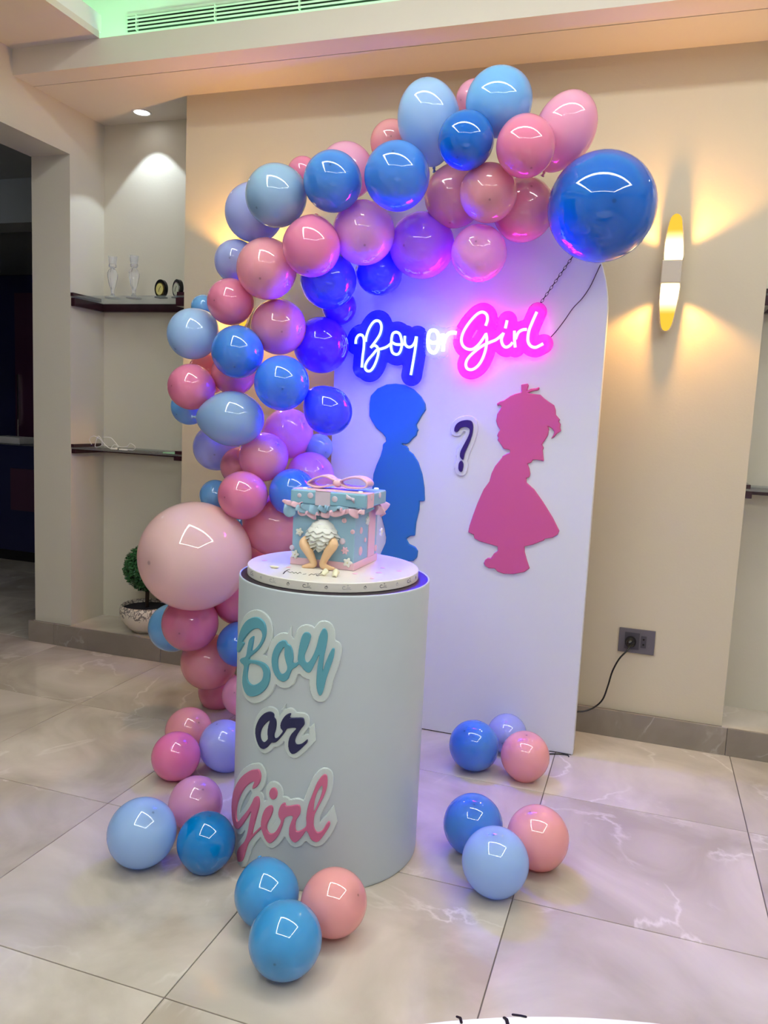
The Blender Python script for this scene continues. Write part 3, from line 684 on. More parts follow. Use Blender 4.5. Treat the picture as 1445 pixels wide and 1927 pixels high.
Bh = onC(zB([(265, 712), (330, 714), (390, 742), (418, 800), (408, 880), (360, 930), (300, 950), (257, 920), (240, 860), (247, 780)]))
o_ = onC(zB([(512, 640), (530, 560), (570, 482), (620, 445), (665, 447), (685, 482), (715, 502), (740, 560), (748, 640), (745, 692), (770, 700), (805, 682), (820, 700), (780, 745), (735, 775), (710, 830), (690, 880), (645, 910), (590, 888), (545, 830), (515, 740)]))
oh = onC(zB([(650, 520), (612, 570), (582, 640), (577, 720), (590, 790), (620, 825), (662, 800), (682, 750), (665, 680), (650, 600)]))
y_ = onC(zB([(800, 690), (800, 600), (815, 500), (840, 400), (870, 355), (915, 355), (942, 392), (930, 450), (900, 540), (872, 612), (880, 680), (915, 690), (960, 620), (1000, 520), (1030, 400), (1060, 330), (1085, 305), (1115, 330), (1127, 400), (1110, 520), (1085, 640), (1070, 790), (1100, 700), (1150, 580), (1182, 532), (1203, 545), (1190, 640), (1150, 760), (1110, 880), (1080, 1000), (1050, 1065), (1018, 1042), (1000, 950), (1003, 850), (1012, 740), (1033, 608), (990, 700), (950, 780), (920, 808), (880, 790), (835, 735)]))
sp1 = [cyl_uv(*p) for p in zB([(650, 420), (722, 278), (722, 420), (740, 480)])]; sp2 = [cyl_uv(*p) for p in zB([(1150, 320), (1270, 550), (1200, 850), (1120, 700)])]
r_o = onC(zO([(145, 600), (165, 500), (220, 380), (300, 297), (380, 268), (440, 282), (470, 320), (470, 370), (500, 410), (510, 500), (495, 600), (472, 680), (480, 742), (530, 735), (590, 670), (625, 610), (588, 560), (585, 490), (620, 400), (680, 325), (750, 292), (768, 312), (750, 372), (850, 375), (970, 375), (1000, 420), (1003, 500), (950, 570), (890, 660), (845, 750), (838, 810), (870, 855), (950, 845), (1030, 785), (1060, 767), (1055, 820), (1000, 880), (920, 960), (840, 1020), (780, 1020), (735, 960), (720, 860), (735, 750), (780, 660), (862, 560), (710, 568), (650, 650), (580, 740), (500, 820), (420, 830), (350, 910), (280, 942), (225, 910), (175, 810), (150, 700)]))
r_h = onC(zO([(398, 422), (330, 470), (260, 560), (230, 650), (230, 740), (255, 800), (300, 818), (358, 765), (365, 730), (358, 640), (372, 520)]))
sp3 = [cyl_uv(*p) for p in zO([(570, 240), (685, 115), (640, 250)])]; sp4 = [cyl_uv(*p) for p in zO([(1080, 560), (1180, 480), (1208, 800), (1080, 930)])]
G1 = onC(zG([(400, 175), (425, 250), (410, 330), (370, 390), (328, 413), (332, 370), (348, 322), (290, 347), (220, 420), (160, 540), (130, 660), (128, 770), (150, 822), (200, 760), (270, 670), (320, 580), (345, 522), (375, 503), (403, 530), (405, 620), (370, 760), (335, 890), (320, 972), (360, 935), (430, 870), (440, 890), (370, 960), (310, 1030), (270, 1090), (240, 1180), (210, 1280), (180, 1315), (150, 1300), (142, 1200), (170, 1130), (230, 1060), (265, 960), (290, 820), (312, 692), (260, 770), (200, 860), (150, 912), (110, 880), (85, 780), (78, 640), (90, 500), (130, 370), (200, 260), (290, 190), (350, 174)]))
G2 = onC(zG([(425, 850), (445, 730), (480, 650), (530, 615), (562, 627), (568, 680), (540, 760), (505, 830), (495, 900), (530, 960), (590, 945), (640, 870), (665, 800), (637, 740), (640, 670), (670, 600), (715, 580), (735, 622), (870, 602), (900, 650), (893, 720), (850, 790), (838, 860), (850, 928), (900, 920), (965, 865), (967, 760), (990, 620), (1040, 480), (1100, 330), (1170, 237), (1213, 237), (1225, 300), (1215, 400), (1180, 500), (1130, 600), (1072, 720), (1058, 800), (1062, 880), (1100, 940), (1160, 920), (1210, 840), (1240, 805), (1258, 830), (1240, 880), (1190, 960), (1130, 1040), (1080, 1060), (1020, 1020), (975, 925), (930, 980), (880, 1040), (830, 1068), (780, 1020), (760, 950), (770, 860), (808, 742), (715, 765), (680, 870), (640, 970), (590, 1040), (530, 1080), (480, 1030), (440, 930)]))
G3 = onC(zG([(575+47*math.cos(a), 467+73*math.sin(a)) for a in np.linspace(0, 2*PI, 13)[:-1]]))
Gh = onC(zG([(1155, 367), (1110, 430), (1072, 540), (1056, 688), (1100, 600), (1148, 480), (1165, 400)]))
sp5 = [cyl_uv(*p) for p in zG([(1150, 820), (1300, 610), (1348, 820), (1250, 1020)])]
TEAL = mat('teal_letters', (.115, .375, .47), .5); NAVYL = mat('navy_letters', (.018, .02, .085), .45); PINKL = mat('pink_letters', (.62, .16, .29), .5)
PLQ = mat('plaque_white', (.60, .69, .68), .4)
for nm, loops, holes, off, ex, m in (('boy', [B_, o_, y_], [Bh, oh], .0235, [sp1, sp2], TEAL), ('or', [r_o], [r_h], .0165, [sp3, sp4], NAVYL), ('girl', [G1, G2, G3], [Gh], .0195, [sp5], PINKL)):
    lab = {'boy': 'white plaque behind the word Boy', 'or': 'white plaque behind the word or', 'girl': 'white plaque behind the word Girl'}[nm]
    o = sdf_cut(loops, [], off, .003, cyl_map(PR+.0005), .006, .002, 'word_plaque', PLQ, t, extra=ex); o['label'] = lab
    o = sdf_cut(loops, holes, 0, .0018, cyl_map(PR+.0063), .0060, .0015, 'lettering', m, t)
    o['label'] = {'boy': 'teal letters Boy', 'or': 'navy letters or', 'girl': 'pink letters Girl'}[nm]

# ================================================================== CAKE BOARD
BX, BY, BR = -1.030, 2.572, .303
Z0, Z1 = .9976, 1.030
t = board = empty('cake_board', (BX, BY, Z0)); meta(t, 'round white cake board with printed ribbon edge lying on the plinth', 'cake board')
ICW = mat('icing_white', (.78, .76, .70), .30, coat=.2)
MB().lathe([(.0001, 0), (BR-.003, 0), (BR, .002), (BR, Z1-Z0-.002), (BR-.002, Z1-Z0), (.0001, Z1-Z0)], (BX, BY, Z0), 128).obj('disc', ICW, t, True)
sm = t.children[0]; 
for md in (): pass
b_ = sm.modifiers.new('es', 'EDGE_SPLIT'); b_.split_angle = .6
INK = mat('ink_grey', (.10, .10, .12), .6); INK2 = mat('ink_light', (.42, .42, .44), .6); BLK = mat('ink_black', (.01, .01, .012), .5)
def bmap(u, v, h): return (BX+(BR+.0002+h)*math.sin(u/BR), BY-(BR+.0002+h)*math.cos(u/BR), v)
k = 0
for px, py, kd, c in ((474, 1081, 0, INK), (491, 1088, 1, INK2), (513, 1094, 0, INK2), (542, 1099, 1, INK), (577, 1103, 0, INK), (614, 1105, 1, INK), (652, 1106, 0, INK2), (687, 1107, 1, INK), (721, 1104, 0, INK), (747, 1101, 1, INK2), (770, 1094, 0, INK), (782, 1088, 1, INK)):
    d = ray(px, py); a = d[0]**2+d[1]**2; ox, oy = CAM[0]-BX, CAM[1]-BY; bq = 2*(ox*d[0]+oy*d[1]); cq = ox*ox+oy*oy-BR*BR
    kk = (-bq-math.sqrt(max(bq*bq-4*a*cq, 0)))/(2*a); p = CAM+kk*d; u0 = math.atan2(p[0]-BX, -(p[1]-BY))*BR; v0 = 1.0145
    if kd == 0:
        ls = [([(u0-.008+.005*math.cos(q_), v0+.005*math.sin(q_)) for q_ in np.linspace(.8, 5.2, 9)], .0009), ([(u0-.006, v0-.005), (u0+.004, v0-.004), (u0+.015, v0-.005)], .0007),
              ([(u0+.001+.0035*i, v0+(.0015 if i % 2 else -.001)) for i in range(4)], .0006), ([(u0+.004+.0018*math.cos(q_), v0+.0075+.0018*math.sin(q_)) for q_ in np.linspace(0, 2*PI, 8)], .0005)]
    else:
        ls = [([(u0+.0048*math.cos(q_), v0+.0042*math.sin(q_)) for q_ in np.linspace(-.4, 5.4, 12)], .0006), ([(u0-.002, v0+.001), (u0, v0+.003), (u0+.0025, v0+.0005)], .0006), ([(u0, v0+.004), (u0+.001, v0+.007)], .0005)]
    sdf_cut([], [], 0, .0007, bmap, .0003, 0, 'printed_mark', c, t, lines=ls)
# brush writing on the icing
wr = [[(533, 1080), (536, 1076), (541, 1073), (545, 1072)], [(541, 1075), (546, 1078), (550, 1076), (553, 1079), (557, 1077), (560, 1080), (564, 1077), (567, 1079)],
      [(570, 1081), (576, 1080)], [(581, 1083), (586, 1080), (590, 1082), (594, 1080), (599, 1081), (603, 1079)], [(605, 1076), (603, 1082), (597, 1084), (595, 1082)]]
ls = [([tuple(onZ(a, b, Z1)[:2]) for a, b in p], r) for p, r in zip(wr, (.0018, .0009, .0009, .0011, .0016))]
sdf_cut([], [], 0, .001, lambda u, v, h: (u, v, Z1+.0003+h), .0004, 0, 'brush_writing', BLK, t, lines=ls)
PKI = mat('icing_pink', (.80, .52, .60), .5)
for px, py, r in ((498, 1055, .010), (543, 1068, .010), (713, 1078, .012), (720, 1069, .009), (751, 1075, .010), (700, 1089, .008), (668, 1080, .010)):
    p = onZ(px, py, Z1); MB().lathe([(.0001, .0015), (r*.8, .0015), (r, .0005)], (p[0], p[1], Z1+.0002), 16).obj('icing_dot', PKI, t, True)
CRM = mat('icing_cream', (.80, .77, .55), .5)
p = onZ(516, 1069, Z1); MB().ball((p[0], p[1], Z1+.005), .006, 12, 8, (3.2, 1.2, .8)).obj('icing_leaf', CRM, t, True)
# folded bow of icing by the feet
mb = MB()
for px, py, s in ((614, 1084, -1), (627, 1084, 1)):
    p = onZ(px, py, Z1); c0 = np.array((p[0], p[1]+.01, Z1+.001)); vs = []; fs = []
    for i in range(9):
        a = i/8
        for j in range(7):
            q_ = j/6*2-1; vs.append((c0[0]+s*.006+q_*.010*(1-a*.35)+s*a*.006, c0[1]-a*.03*(.6 if s < 0 else 1), c0[2]+.017*(1-a)*(1-.45*q_*q_)+.004*(1-q_*q_)))
    for i in range(8):
        for j in range(6): fs.append((i*7+j, i*7+j+1, (i+1)*7+j+1, (i+1)*7+j))
    mb.add(vs, fs)
o = mb.obj('icing_fold', CRM, t, True); sd = o.modifiers.new('s', 'SOLIDIFY'); sd.thickness = .003

# ================================================================== CAKE
BLUEI = mat('icing_blue', (.30, .50, .64), .5); BLUEL = mat('icing_lid_blue', (.26, .50, .64), .45); FLW = mat('icing_flower', (.80, .82, .76), .5); SKIN = mat('icing_skin', (.80, .53, .30), .5); LIL = mat('icing_lilac', (.66, .58, .68), .5)
X0, X1, Y0, Y1 = -1.165, -.930, 2.506, 2.742
ZL0, ZL1 = 1.250, 1.298
t = cake = empty('gift_box_cake', ((X0+X1)/2, (Y0+Y1)/2, Z1)); meta(t, 'blue and pink gift box cake with baby legs, bow and ruffles, on the white board', 'cake')
MB().box((X0, Y0, Z1+.0005), (X1, Y1, ZL0)).obj('box_body', BLUEI, t, bevel=.004)
mb = MB(); e = .004; mb.box((X0-e, Y0-e, Z1+.0005), (X1+e, Y1+e, Z1+.026)); mb.obj('base_band', PKI, t, bevel=.002)
LX0, LX1, LY0, LY1 = X0-.004, X1+.040, Y0-.018, Y1-.030
MB().box((LX0, LY0, ZL0), (LX1, LY1, ZL1)).obj('lid', BLUEL, t, bevel=.006)
zc6 = Z((530, 885), 6.881)
def F(x, y, Y=Y0): (a, b), = zc6([(x, y)]); return onY(a, b, Y)
def Rt(x, y, X=X1): (a, b), = zc6([(x, y)]); return onX(a, b, X)
# ribbons
a, b = F(440, 300, LY0), F(632, 300, LY0)
MB().box((a[0], LY0-.002, ZL0-.001), (b[0], LY0+.001, ZL1+.001)).obj('ribbon', LIL, t)
MB().box((a[0], LY0-.002, ZL1-.0005), (b[0], LY1+.001, ZL1+.0015)).obj('ribbon', PKI, t)
a, b = Rt(1110, 1000), Rt(1190, 1000)
ry0, ry1 = max(a[1], Y0+.07), 0
ry0 = Rt(1108, 1000)[1]; ry1 = Rt(1190, 1000)[1]
MB().box((X1-.001, ry0, Z1+.027), (X1+.003, ry1, ZL0)).obj('ribbon', PKI, t)
q0, q1 = Rt(1110, 350, LX1)[1], Rt(1190, 350, LX1)[1]
MB().box((LX1-.001, q0, ZL0-.001), (LX1+.002, q1, ZL1+.001)).obj('ribbon', PKI, t)
MB().box((LX0, q0, ZL1-.0005), (LX1+.001, q1, ZL1+.0012)).obj('ribbon', PKI, t)
# dots, buttons, flowers
def disc_on(c, r, axis, th, m, name, n=20, lobes=0):
    vs = []; fs = []
    def P_(rr, a, h):
        if lobes: rr = rr*(1+.22*math.cos(lobes*a))
        if axis == 'y': return (c[0]+rr*math.cos(a), c[1]-h, c[2]+rr*math.sin(a))
        return (c[0]+h, c[1]+rr*math.cos(a), c[2]+rr*math.sin(a))
    if lobes: n = 40
    prof = [(r, 0), (r, th*.6), (r*.85, th), (.0001, th*(.6 if lobes else 1))]
    for rr, h in prof:
        for i in range(n): vs.append(P_(rr, 2*PI*i/n, h))
    for j in range(len(prof)-1):
        for i in range(n): k2 = (i+1) % n; fs.append((j*n+i, j*n+k2, (j+1)*n+k2, (j+1)*n+i))
    return meshobj(name, vs, fs, m, t)
s6 = 1/6.881*2.62/1482
for x, y, r in ((787, 920, 43), (135, 1000, 36)): disc_on(F(x, y), r*s6, 'y', .003, LIL, 'icing_dot')
for x, y, r in ((812, 650, 34), (920, 797, 31), (820, 1040, 46)):
    c = F(x, y); disc_on(c, r*s6, 'y', .004, PKI, 'icing_button', lobes=6 if r > 40 else 0)
    for dx, dz in ((-.0018, .002), (.0018, .002), (-.0018, -.002), (.0018, -.002)):
        MB().ball((c[0]+dx, c[1]-.0042, c[2]+dz), .0008, 6, 4).obj('button_hole', INK, t)
for x, y, r in ((232, 797, 48), (175, 1085, 52), (855, 1195, 56)):
    c = F(x, y, Y0-.004); disc_on(c, r*s6, 'y', .006, FLW, 'icing_flower', lobes=5); MB().ball((c[0], c[1]-.005, c[2]), .0035, 8, 6).obj('flower_centre', CRM, t, True)
for x, y, r in ((230, 325, 30), (372, 327, 41), (687, 375, 41)): disc_on(F(x, y, LY0), r*s6, 'y', .003, LIL, 'icing_dot')
for x, y, r in ((1017, 1045, 66), (1027, 780, 50), (1077, 900, 35), (1212, 1005, 50)): disc_on(Rt(x, y), r*s6*.95, 'x', .003, PKI, 'icing_dot')
for x, y, r in ((1105, 655, 52), (1280, 800, 52)): disc_on(Rt(x, y), r*s6, 'x', .006, FLW, 'icing_flower', lobes=5)
for x, y, r in ((1160, 355, 38), (1267, 325, 42)):
    c = Rt(x, y, LX1); disc_on(c, r*s6, 'x', .003, LIL, 'icing_dot')
# small bow on the lid front
c = F(890, 362, LY0-.003)
for s in (-1, 1):
    v = [(c[0], c[1], c[2]+.004), (c[0], c[1], c[2]-.004), (c[0]+s*.015, c[1], c[2]-.011-s*.006), (c[0]+s*.015, c[1], c[2]+.007-s*.006), (c[0]+s*.007, c[1]-.005, c[2]-.002*s)]
    o = meshobj('small_bow_loop', v, [(0, 1, 4), (1, 2, 4), (2, 3, 4), (3, 0, 4)], LIL, t); sd = o.modifiers.new('s', 'SOLIDIFY'); sd.thickness = .002
MB().ball((c[0], c[1]-.003, c[2]), .005, 10, 8).obj('small_bow_knot', LIL, t, True)
# flowers on the lid top
for x, y in ((X0+.03, Y0+.03), (X1, Y0+.04), (X1, Y1-.03), (X0+.05, Y1-.04)):
    MB().lathe([(.0001, .006), (.008, .005), (.010, 0)], (x, y, ZL1), 10).obj('icing_flower', FLW, t, True)
# ruffles
def ruffle(p0, p1, nrm, drop, outw, waves, m, ph=0, lift=0.0):
    p0 = Vector(p0); p1 = Vector(p1); nrm = Vector(nrm).normalized(); n = int(waves*20); R = 9; vs = []; fs = []; d = (p1-p0); L_ = d.length; u = d.normalized()
    for i in range(n+1):
        s = i/n; w_ = math.sin(2*PI*waves*s+ph+.7*math.sin(5*s+ph)); env = .45+.55*math.sin(PI*min(1, max(0, s)))**.5
        dr = drop*env*(1+.25*math.sin(2*PI*waves*s*.5+ph*2))
        for j in range(R):
            q_ = j/(R-1)
            pos = p0+u*(L_*s)+u*(.35*L_/waves*math.cos(2*PI*waves*s+ph)*q_*.5)+nrm*(.003+outw*(.62*q_**.6+.38*q_*w_))+Vector((0, 0, 1))*(-dr*q_+lift*math.sin(PI*q_)+.28*outw*q_*w_)
            vs.append(tuple(pos))
    for i in range(n):
        for j in range(R-1): a = i*R+j; fs.append((a, a+1, a+R+1, a+R))
    o = meshobj('ruffle', vs, fs, m, t); sd = o.modifiers.new('s', 'SOLIDIFY'); sd.thickness = .0022; sd.offset = 0
    return o
fy = Y0-.004
def fx(x): return F(x, 480, fy)[0]
ruffle((fx(60), fy, ZL0-.002), (fx(330), fy-.002, ZL0-.002), (-.25, -1, 0), .040, .024, 1.8, BLUEI, .4, .004)
ruffle((fx(60), fy-.004, ZL0+.008), (fx(300), fy-.006, ZL0+.004), (-.2, -1, 0), .016, .020, 2, PKI, 2.0, .003)
ruffle((fx(240), fy, ZL0-.022), (fx(520), fy, ZL0-.024), (0, -1, 0), .020, .022, 2.5, PKI, 1.0, .003)
ruffle((fx(290), fy-.002, ZL0), (fx(640), fy-.002, ZL0), (0, -1, 0), .026, .026, 3, BLUEI, 2.2, .004)
ruffle((fx(540), fy-.002, ZL0-.018), (fx(840), fy-.002, ZL0-.008), (0, -1, 0), .024, .024, 1.5, PKI, 4.2, .004)
ruffle((fx(560), fy-.004, ZL0), (fx(870), fy-.004, ZL0), (0, -1, 0), .014, .020, 2, BLUEI, 0, .004)
ruffle((fx(790), fy-.004, ZL0-.004), (fx(1090), fy-.004, ZL0-.004), (0, -1, 0), .020, .024, 2.6, PKI, 1.2, .004)
ruffle((X1+.004, Y0-.02, ZL0), (X1+.004, ry0+.01, ZL0), (1, -.2, 0), .024, .028, 1.5, BLUEI, 1, .004)
ruffle((X1+.004, ry0+.01, ZL0), (X1+.004, Y1, ZL0), (1, -.1, 0), .040, .040, 1.8, PKI, 2, .004)
# frilled nappy
dc = F(515, 820, Y0-.012); RX_, RZ_ = 212*s6, 205*s6
mb = MB(); mb.ball((dc[0], dc[1]+.012, dc[2]), RX_*.93, 28, 18, (1, .75, RZ_/RX_)); mb.obj('nappy', FLW, t, True)
for r in range(8):
    zz_ = .92-r*.245; ring = []; rr = math.sqrt(max(.05, 1-min(.98, abs(zz_))**2)); vs = []; fs = []; n = 96
    for i in range(n+1):
        a = PI+PI*(i/n)
        wv = abs(math.sin(a*(8+r % 3)*.5+r*1.7))*1.6-.8+.15*math.sin(a*23+r)
        for j in range(5):
            q_ = j/4; k1 = rr*(.92+.26*q_+.09*q_*wv)
            vs.append((dc[0]+RX_*k1*math.cos(a), dc[1]+.012+RX_*.75*k1*math.sin(a), dc[2]+RZ_*(zz_-.30*q_-.10*q_*wv)))
    for i in range(n):
        for j in range(4): b0 = i*5+j; fs.append((b0, b0+1, b0+6, b0+5))
    o = meshobj('nappy_frill', vs, fs, FLW, t); sd = o.modifiers.new('s', 'SOLIDIFY'); sd.thickness = .0016
# baby legs
def leg(pts, rad):
    P = smooth_path([tuple(p) for p in pts], 6); R = [r[0] for r in smooth_path([(r,) for r in rad], 6)]
    mb = MB().tube(P, R, 16); mb.ball(P[-1], R[-1]*.99, 14, 8); mb.ball(P[0], R[0]*.99, 14, 8)
    o = mb.obj('leg', SKIN, t, True); rm = o.modifiers.new('r', 'REMESH'); rm.mode = 'VOXEL'; rm.voxel_size = .0018; rm.use_smooth_shade = True
    sm_ = o.modifiers.new('sm', 'SMOOTH'); sm_.iterations = 4
    return o
leg([F(320, 885, Y0-.012), F(285, 950, Y0-.028), F(345, 1050, Y0-.030), F(395, 1150, Y0-.026), F(410, 1222, Y0-.026), F(330, 1238, Y0-.036), F(275, 1246, Y0-.044)],
    [.013, .0165, .0165, .0130, .0120, .0085, .0050])
leg([F(650, 900, Y0-.012), F(670, 965, Y0-.028), F(605, 1060, Y0-.030), F(550, 1160, Y0-.026), F(535, 1232, Y0-.026), F(610, 1262, Y0-.036), F(680, 1276, Y0-.044)],
    [.014, .0170, .0165, .0130, .0120, .0085, .0050])
# big bow on the lid
def band(path, y0, y1, m, name, th=.004, ytop=None):
    P = smooth_path(path, 6, False); vs = []; fs = []; n = len(P); J = 6
    for i, p in enumerate(P):
        for j in range(J+1):
            q_ = j/J; ww = 1.0-.5*(1-min(1, min(i, n-1-i)/(n*.22)))
            yc = (y0+y1)/2; hw = (y1-y0)/2*ww*1.15; vs.append((p[0], yc-hw+2*hw*q_, p[1]+.003*math.sin(PI*q_)))
    for i in range(n-1):
        for j in range(J): b0 = i*(J+1)+j; fs.append((b0, b0+1, b0+J+2, b0+J+1))
    o = meshobj(name, vs, fs, m, t); sd = o.modifiers.new('s', 'SOLIDIFY'); sd.thickness = th; sd.offset = 0; return o
BYC = Y0+.085
def Fb(x, y): p = F(x, y, BYC-.02); return (p[0], p[2])
kn = Fb(715, 190); zb0 = ZL1+.006
lift = zb0-Fb(480, 235)[1]
def Fc(x, y): p = Fb(x, y); return (p[0], p[1]+lift)
band([Fc(700, 175), Fc(640, 130), Fc(560, 95), Fc(450, 120), Fc(360, 170), Fc(370, 205), Fc(470, 235), Fc(600, 225), Fc(700, 200)], BYC-.03, BYC+.03, PKI, 'bow_loop', .0055)
band([Fc(730, 175), Fc(800, 145), Fc(900, 118), Fc(1020, 120), Fc(1105, 175), Fc(1110, 225), Fc(1050, 248), Fc(900, 245), Fc(800, 225), Fc(730, 200)], BYC-.03, BYC+.03, PKI, 'bow_loop', .0055)
kc = Fc(712, 188); mb = MB(); mb.ball((kc[0], BYC-.006, kc[1]), .018, 20, 12, (1.0, 1.5, .85)); mb.obj('bow_knot', PKI, t, True)

# ================================================================== BALLOONS
def balloon_mesh():
    n, m = 48, 32; vs = []; fs = []
    for j in range(m+1):
        th = PI*j/m; r = math.sin(th); z = math.cos(th)
        if z < 0: z = z*(1+.16*(-z)**3); r = r*(1-.05*(-math.cos(th))**2)
        else: z = z*1.02
        for i in range(n): vs.append((r*math.cos(2*PI*i/n), r*math.sin(2*PI*i/n), z))
    for j in range(m):
        for i in range(n):
            k = (i+1) % n; fs.append((j*n+i, (j+1)*n+i, (j+1)*n+k, j*n+k))
    me = bpy.data.meshes.new('balloon'); me.from_pydata(vs, [], fs); bm = bmesh.new(); bm.from_mesh(me); bmesh.ops.remove_doubles(bm, verts=bm.verts, dist=1e-5); bm.to_mesh(me); bm.free()
    me.polygons.foreach_set('use_smooth', [True]*len(me.polygons)); return me
BM = balloon_mesh()
kmb = MB().lathe([(.04, .06), (.035, .0), (.055, -.02), (.055, -.05), (.03, -.06), (.06, -.13), (.075, -.14), (.0001, -.10)], (0, 0, -1.17), 12)
LAT = {'glow_blue': srgb(70, 85, 240), 'violet': srgb(95, 45, 240), 'glow_orchid': srgb(205, 120, 245), 'pale': srgb(252, 218, 214), 'light_pink': srgb(250, 184, 216), 'rose': srgb(240, 140, 176), 'hot': srgb(255, 140, 190), 'peach': srgb(250, 176, 184), 'coral': srgb(255, 182, 182), 'dusty': srgb(234, 154, 180),  # first three colours have the neon glow on nearby balloons put into them
       'powder': srgb(178, 214, 254), 'sky': srgb(125, 190, 248), 'grey_blue': srgb(155, 190, 222), 'mid': srgb(75, 145, 232), 'royal': srgb(15, 112, 215), 'azure': srgb(0, 140, 222), 'cyan': srgb(75, 172, 238), 'lav': srgb(190, 200, 252)}
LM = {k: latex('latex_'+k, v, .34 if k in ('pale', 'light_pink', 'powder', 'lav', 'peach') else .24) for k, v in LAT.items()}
BMESH = {}; KMESH = {}
for k in LAT:
    me = BM.copy(); me.materials.append(LM[k]); BMESH[k] = me
    km = bpy.data.meshes.new('knot'); km.from_pydata(kmb.v, [], kmb.f); km.polygons.foreach_set('use_smooth', [True]*len(km.polygons)); km.materials.append(LM[k]); KMESH[k] = km
def gmean(u, v, rx, ry):
    th = math.atan(math.hypot(u-CX, v-CY)/FPX); return math.sqrt(rx*ry)*math.sqrt(math.cos(th))
def put(u, v, k, R, t_, label, group, dot=None, el=None):
    c = CAM+t_*ray(u, v); tocam = -_n(ray(u, v)); right = _n(np.cross(ray(u, v), [0, 0, 1])); upv = np.cross(right, -tocam)*1.0
    if upv[2] < 0: upv = -upv
    if dot is None: dot = (random.uniform(-.75, .75), random.uniform(-.75, .75)); ext = .2
    ax = right*dot[0]+upv*dot[1]; L2 = np.dot(ax, ax); ax = ax+tocam*math.sqrt(max(.03, 1-L2)); ax = _n(ax)
    if el: ax = _n(right*math.cos(math.radians(el[1]))+upv*math.sin(math.radians(el[1]))+tocam*.25); R = R/math.sqrt(el[0])
    o = bpy.data.objects.new('balloon', BMESH[k]); link(o); o.location = Vector(c)
    o.rotation_mode = 'QUATERNION'; o.rotation_quaternion = Vector((0, 0, 1)).rotation_difference(Vector(ax))
    o.scale = (R*.985, R*.985, R*(el[0] if el else 1.0)); meta(o, label, 'balloon', group)
    kn_ = bpy.data.objects.new('knot', KMESH[k]); link(kn_, o)
    return o
GRP = 'balloons of the garland'; GRF = 'balloons on the floor'
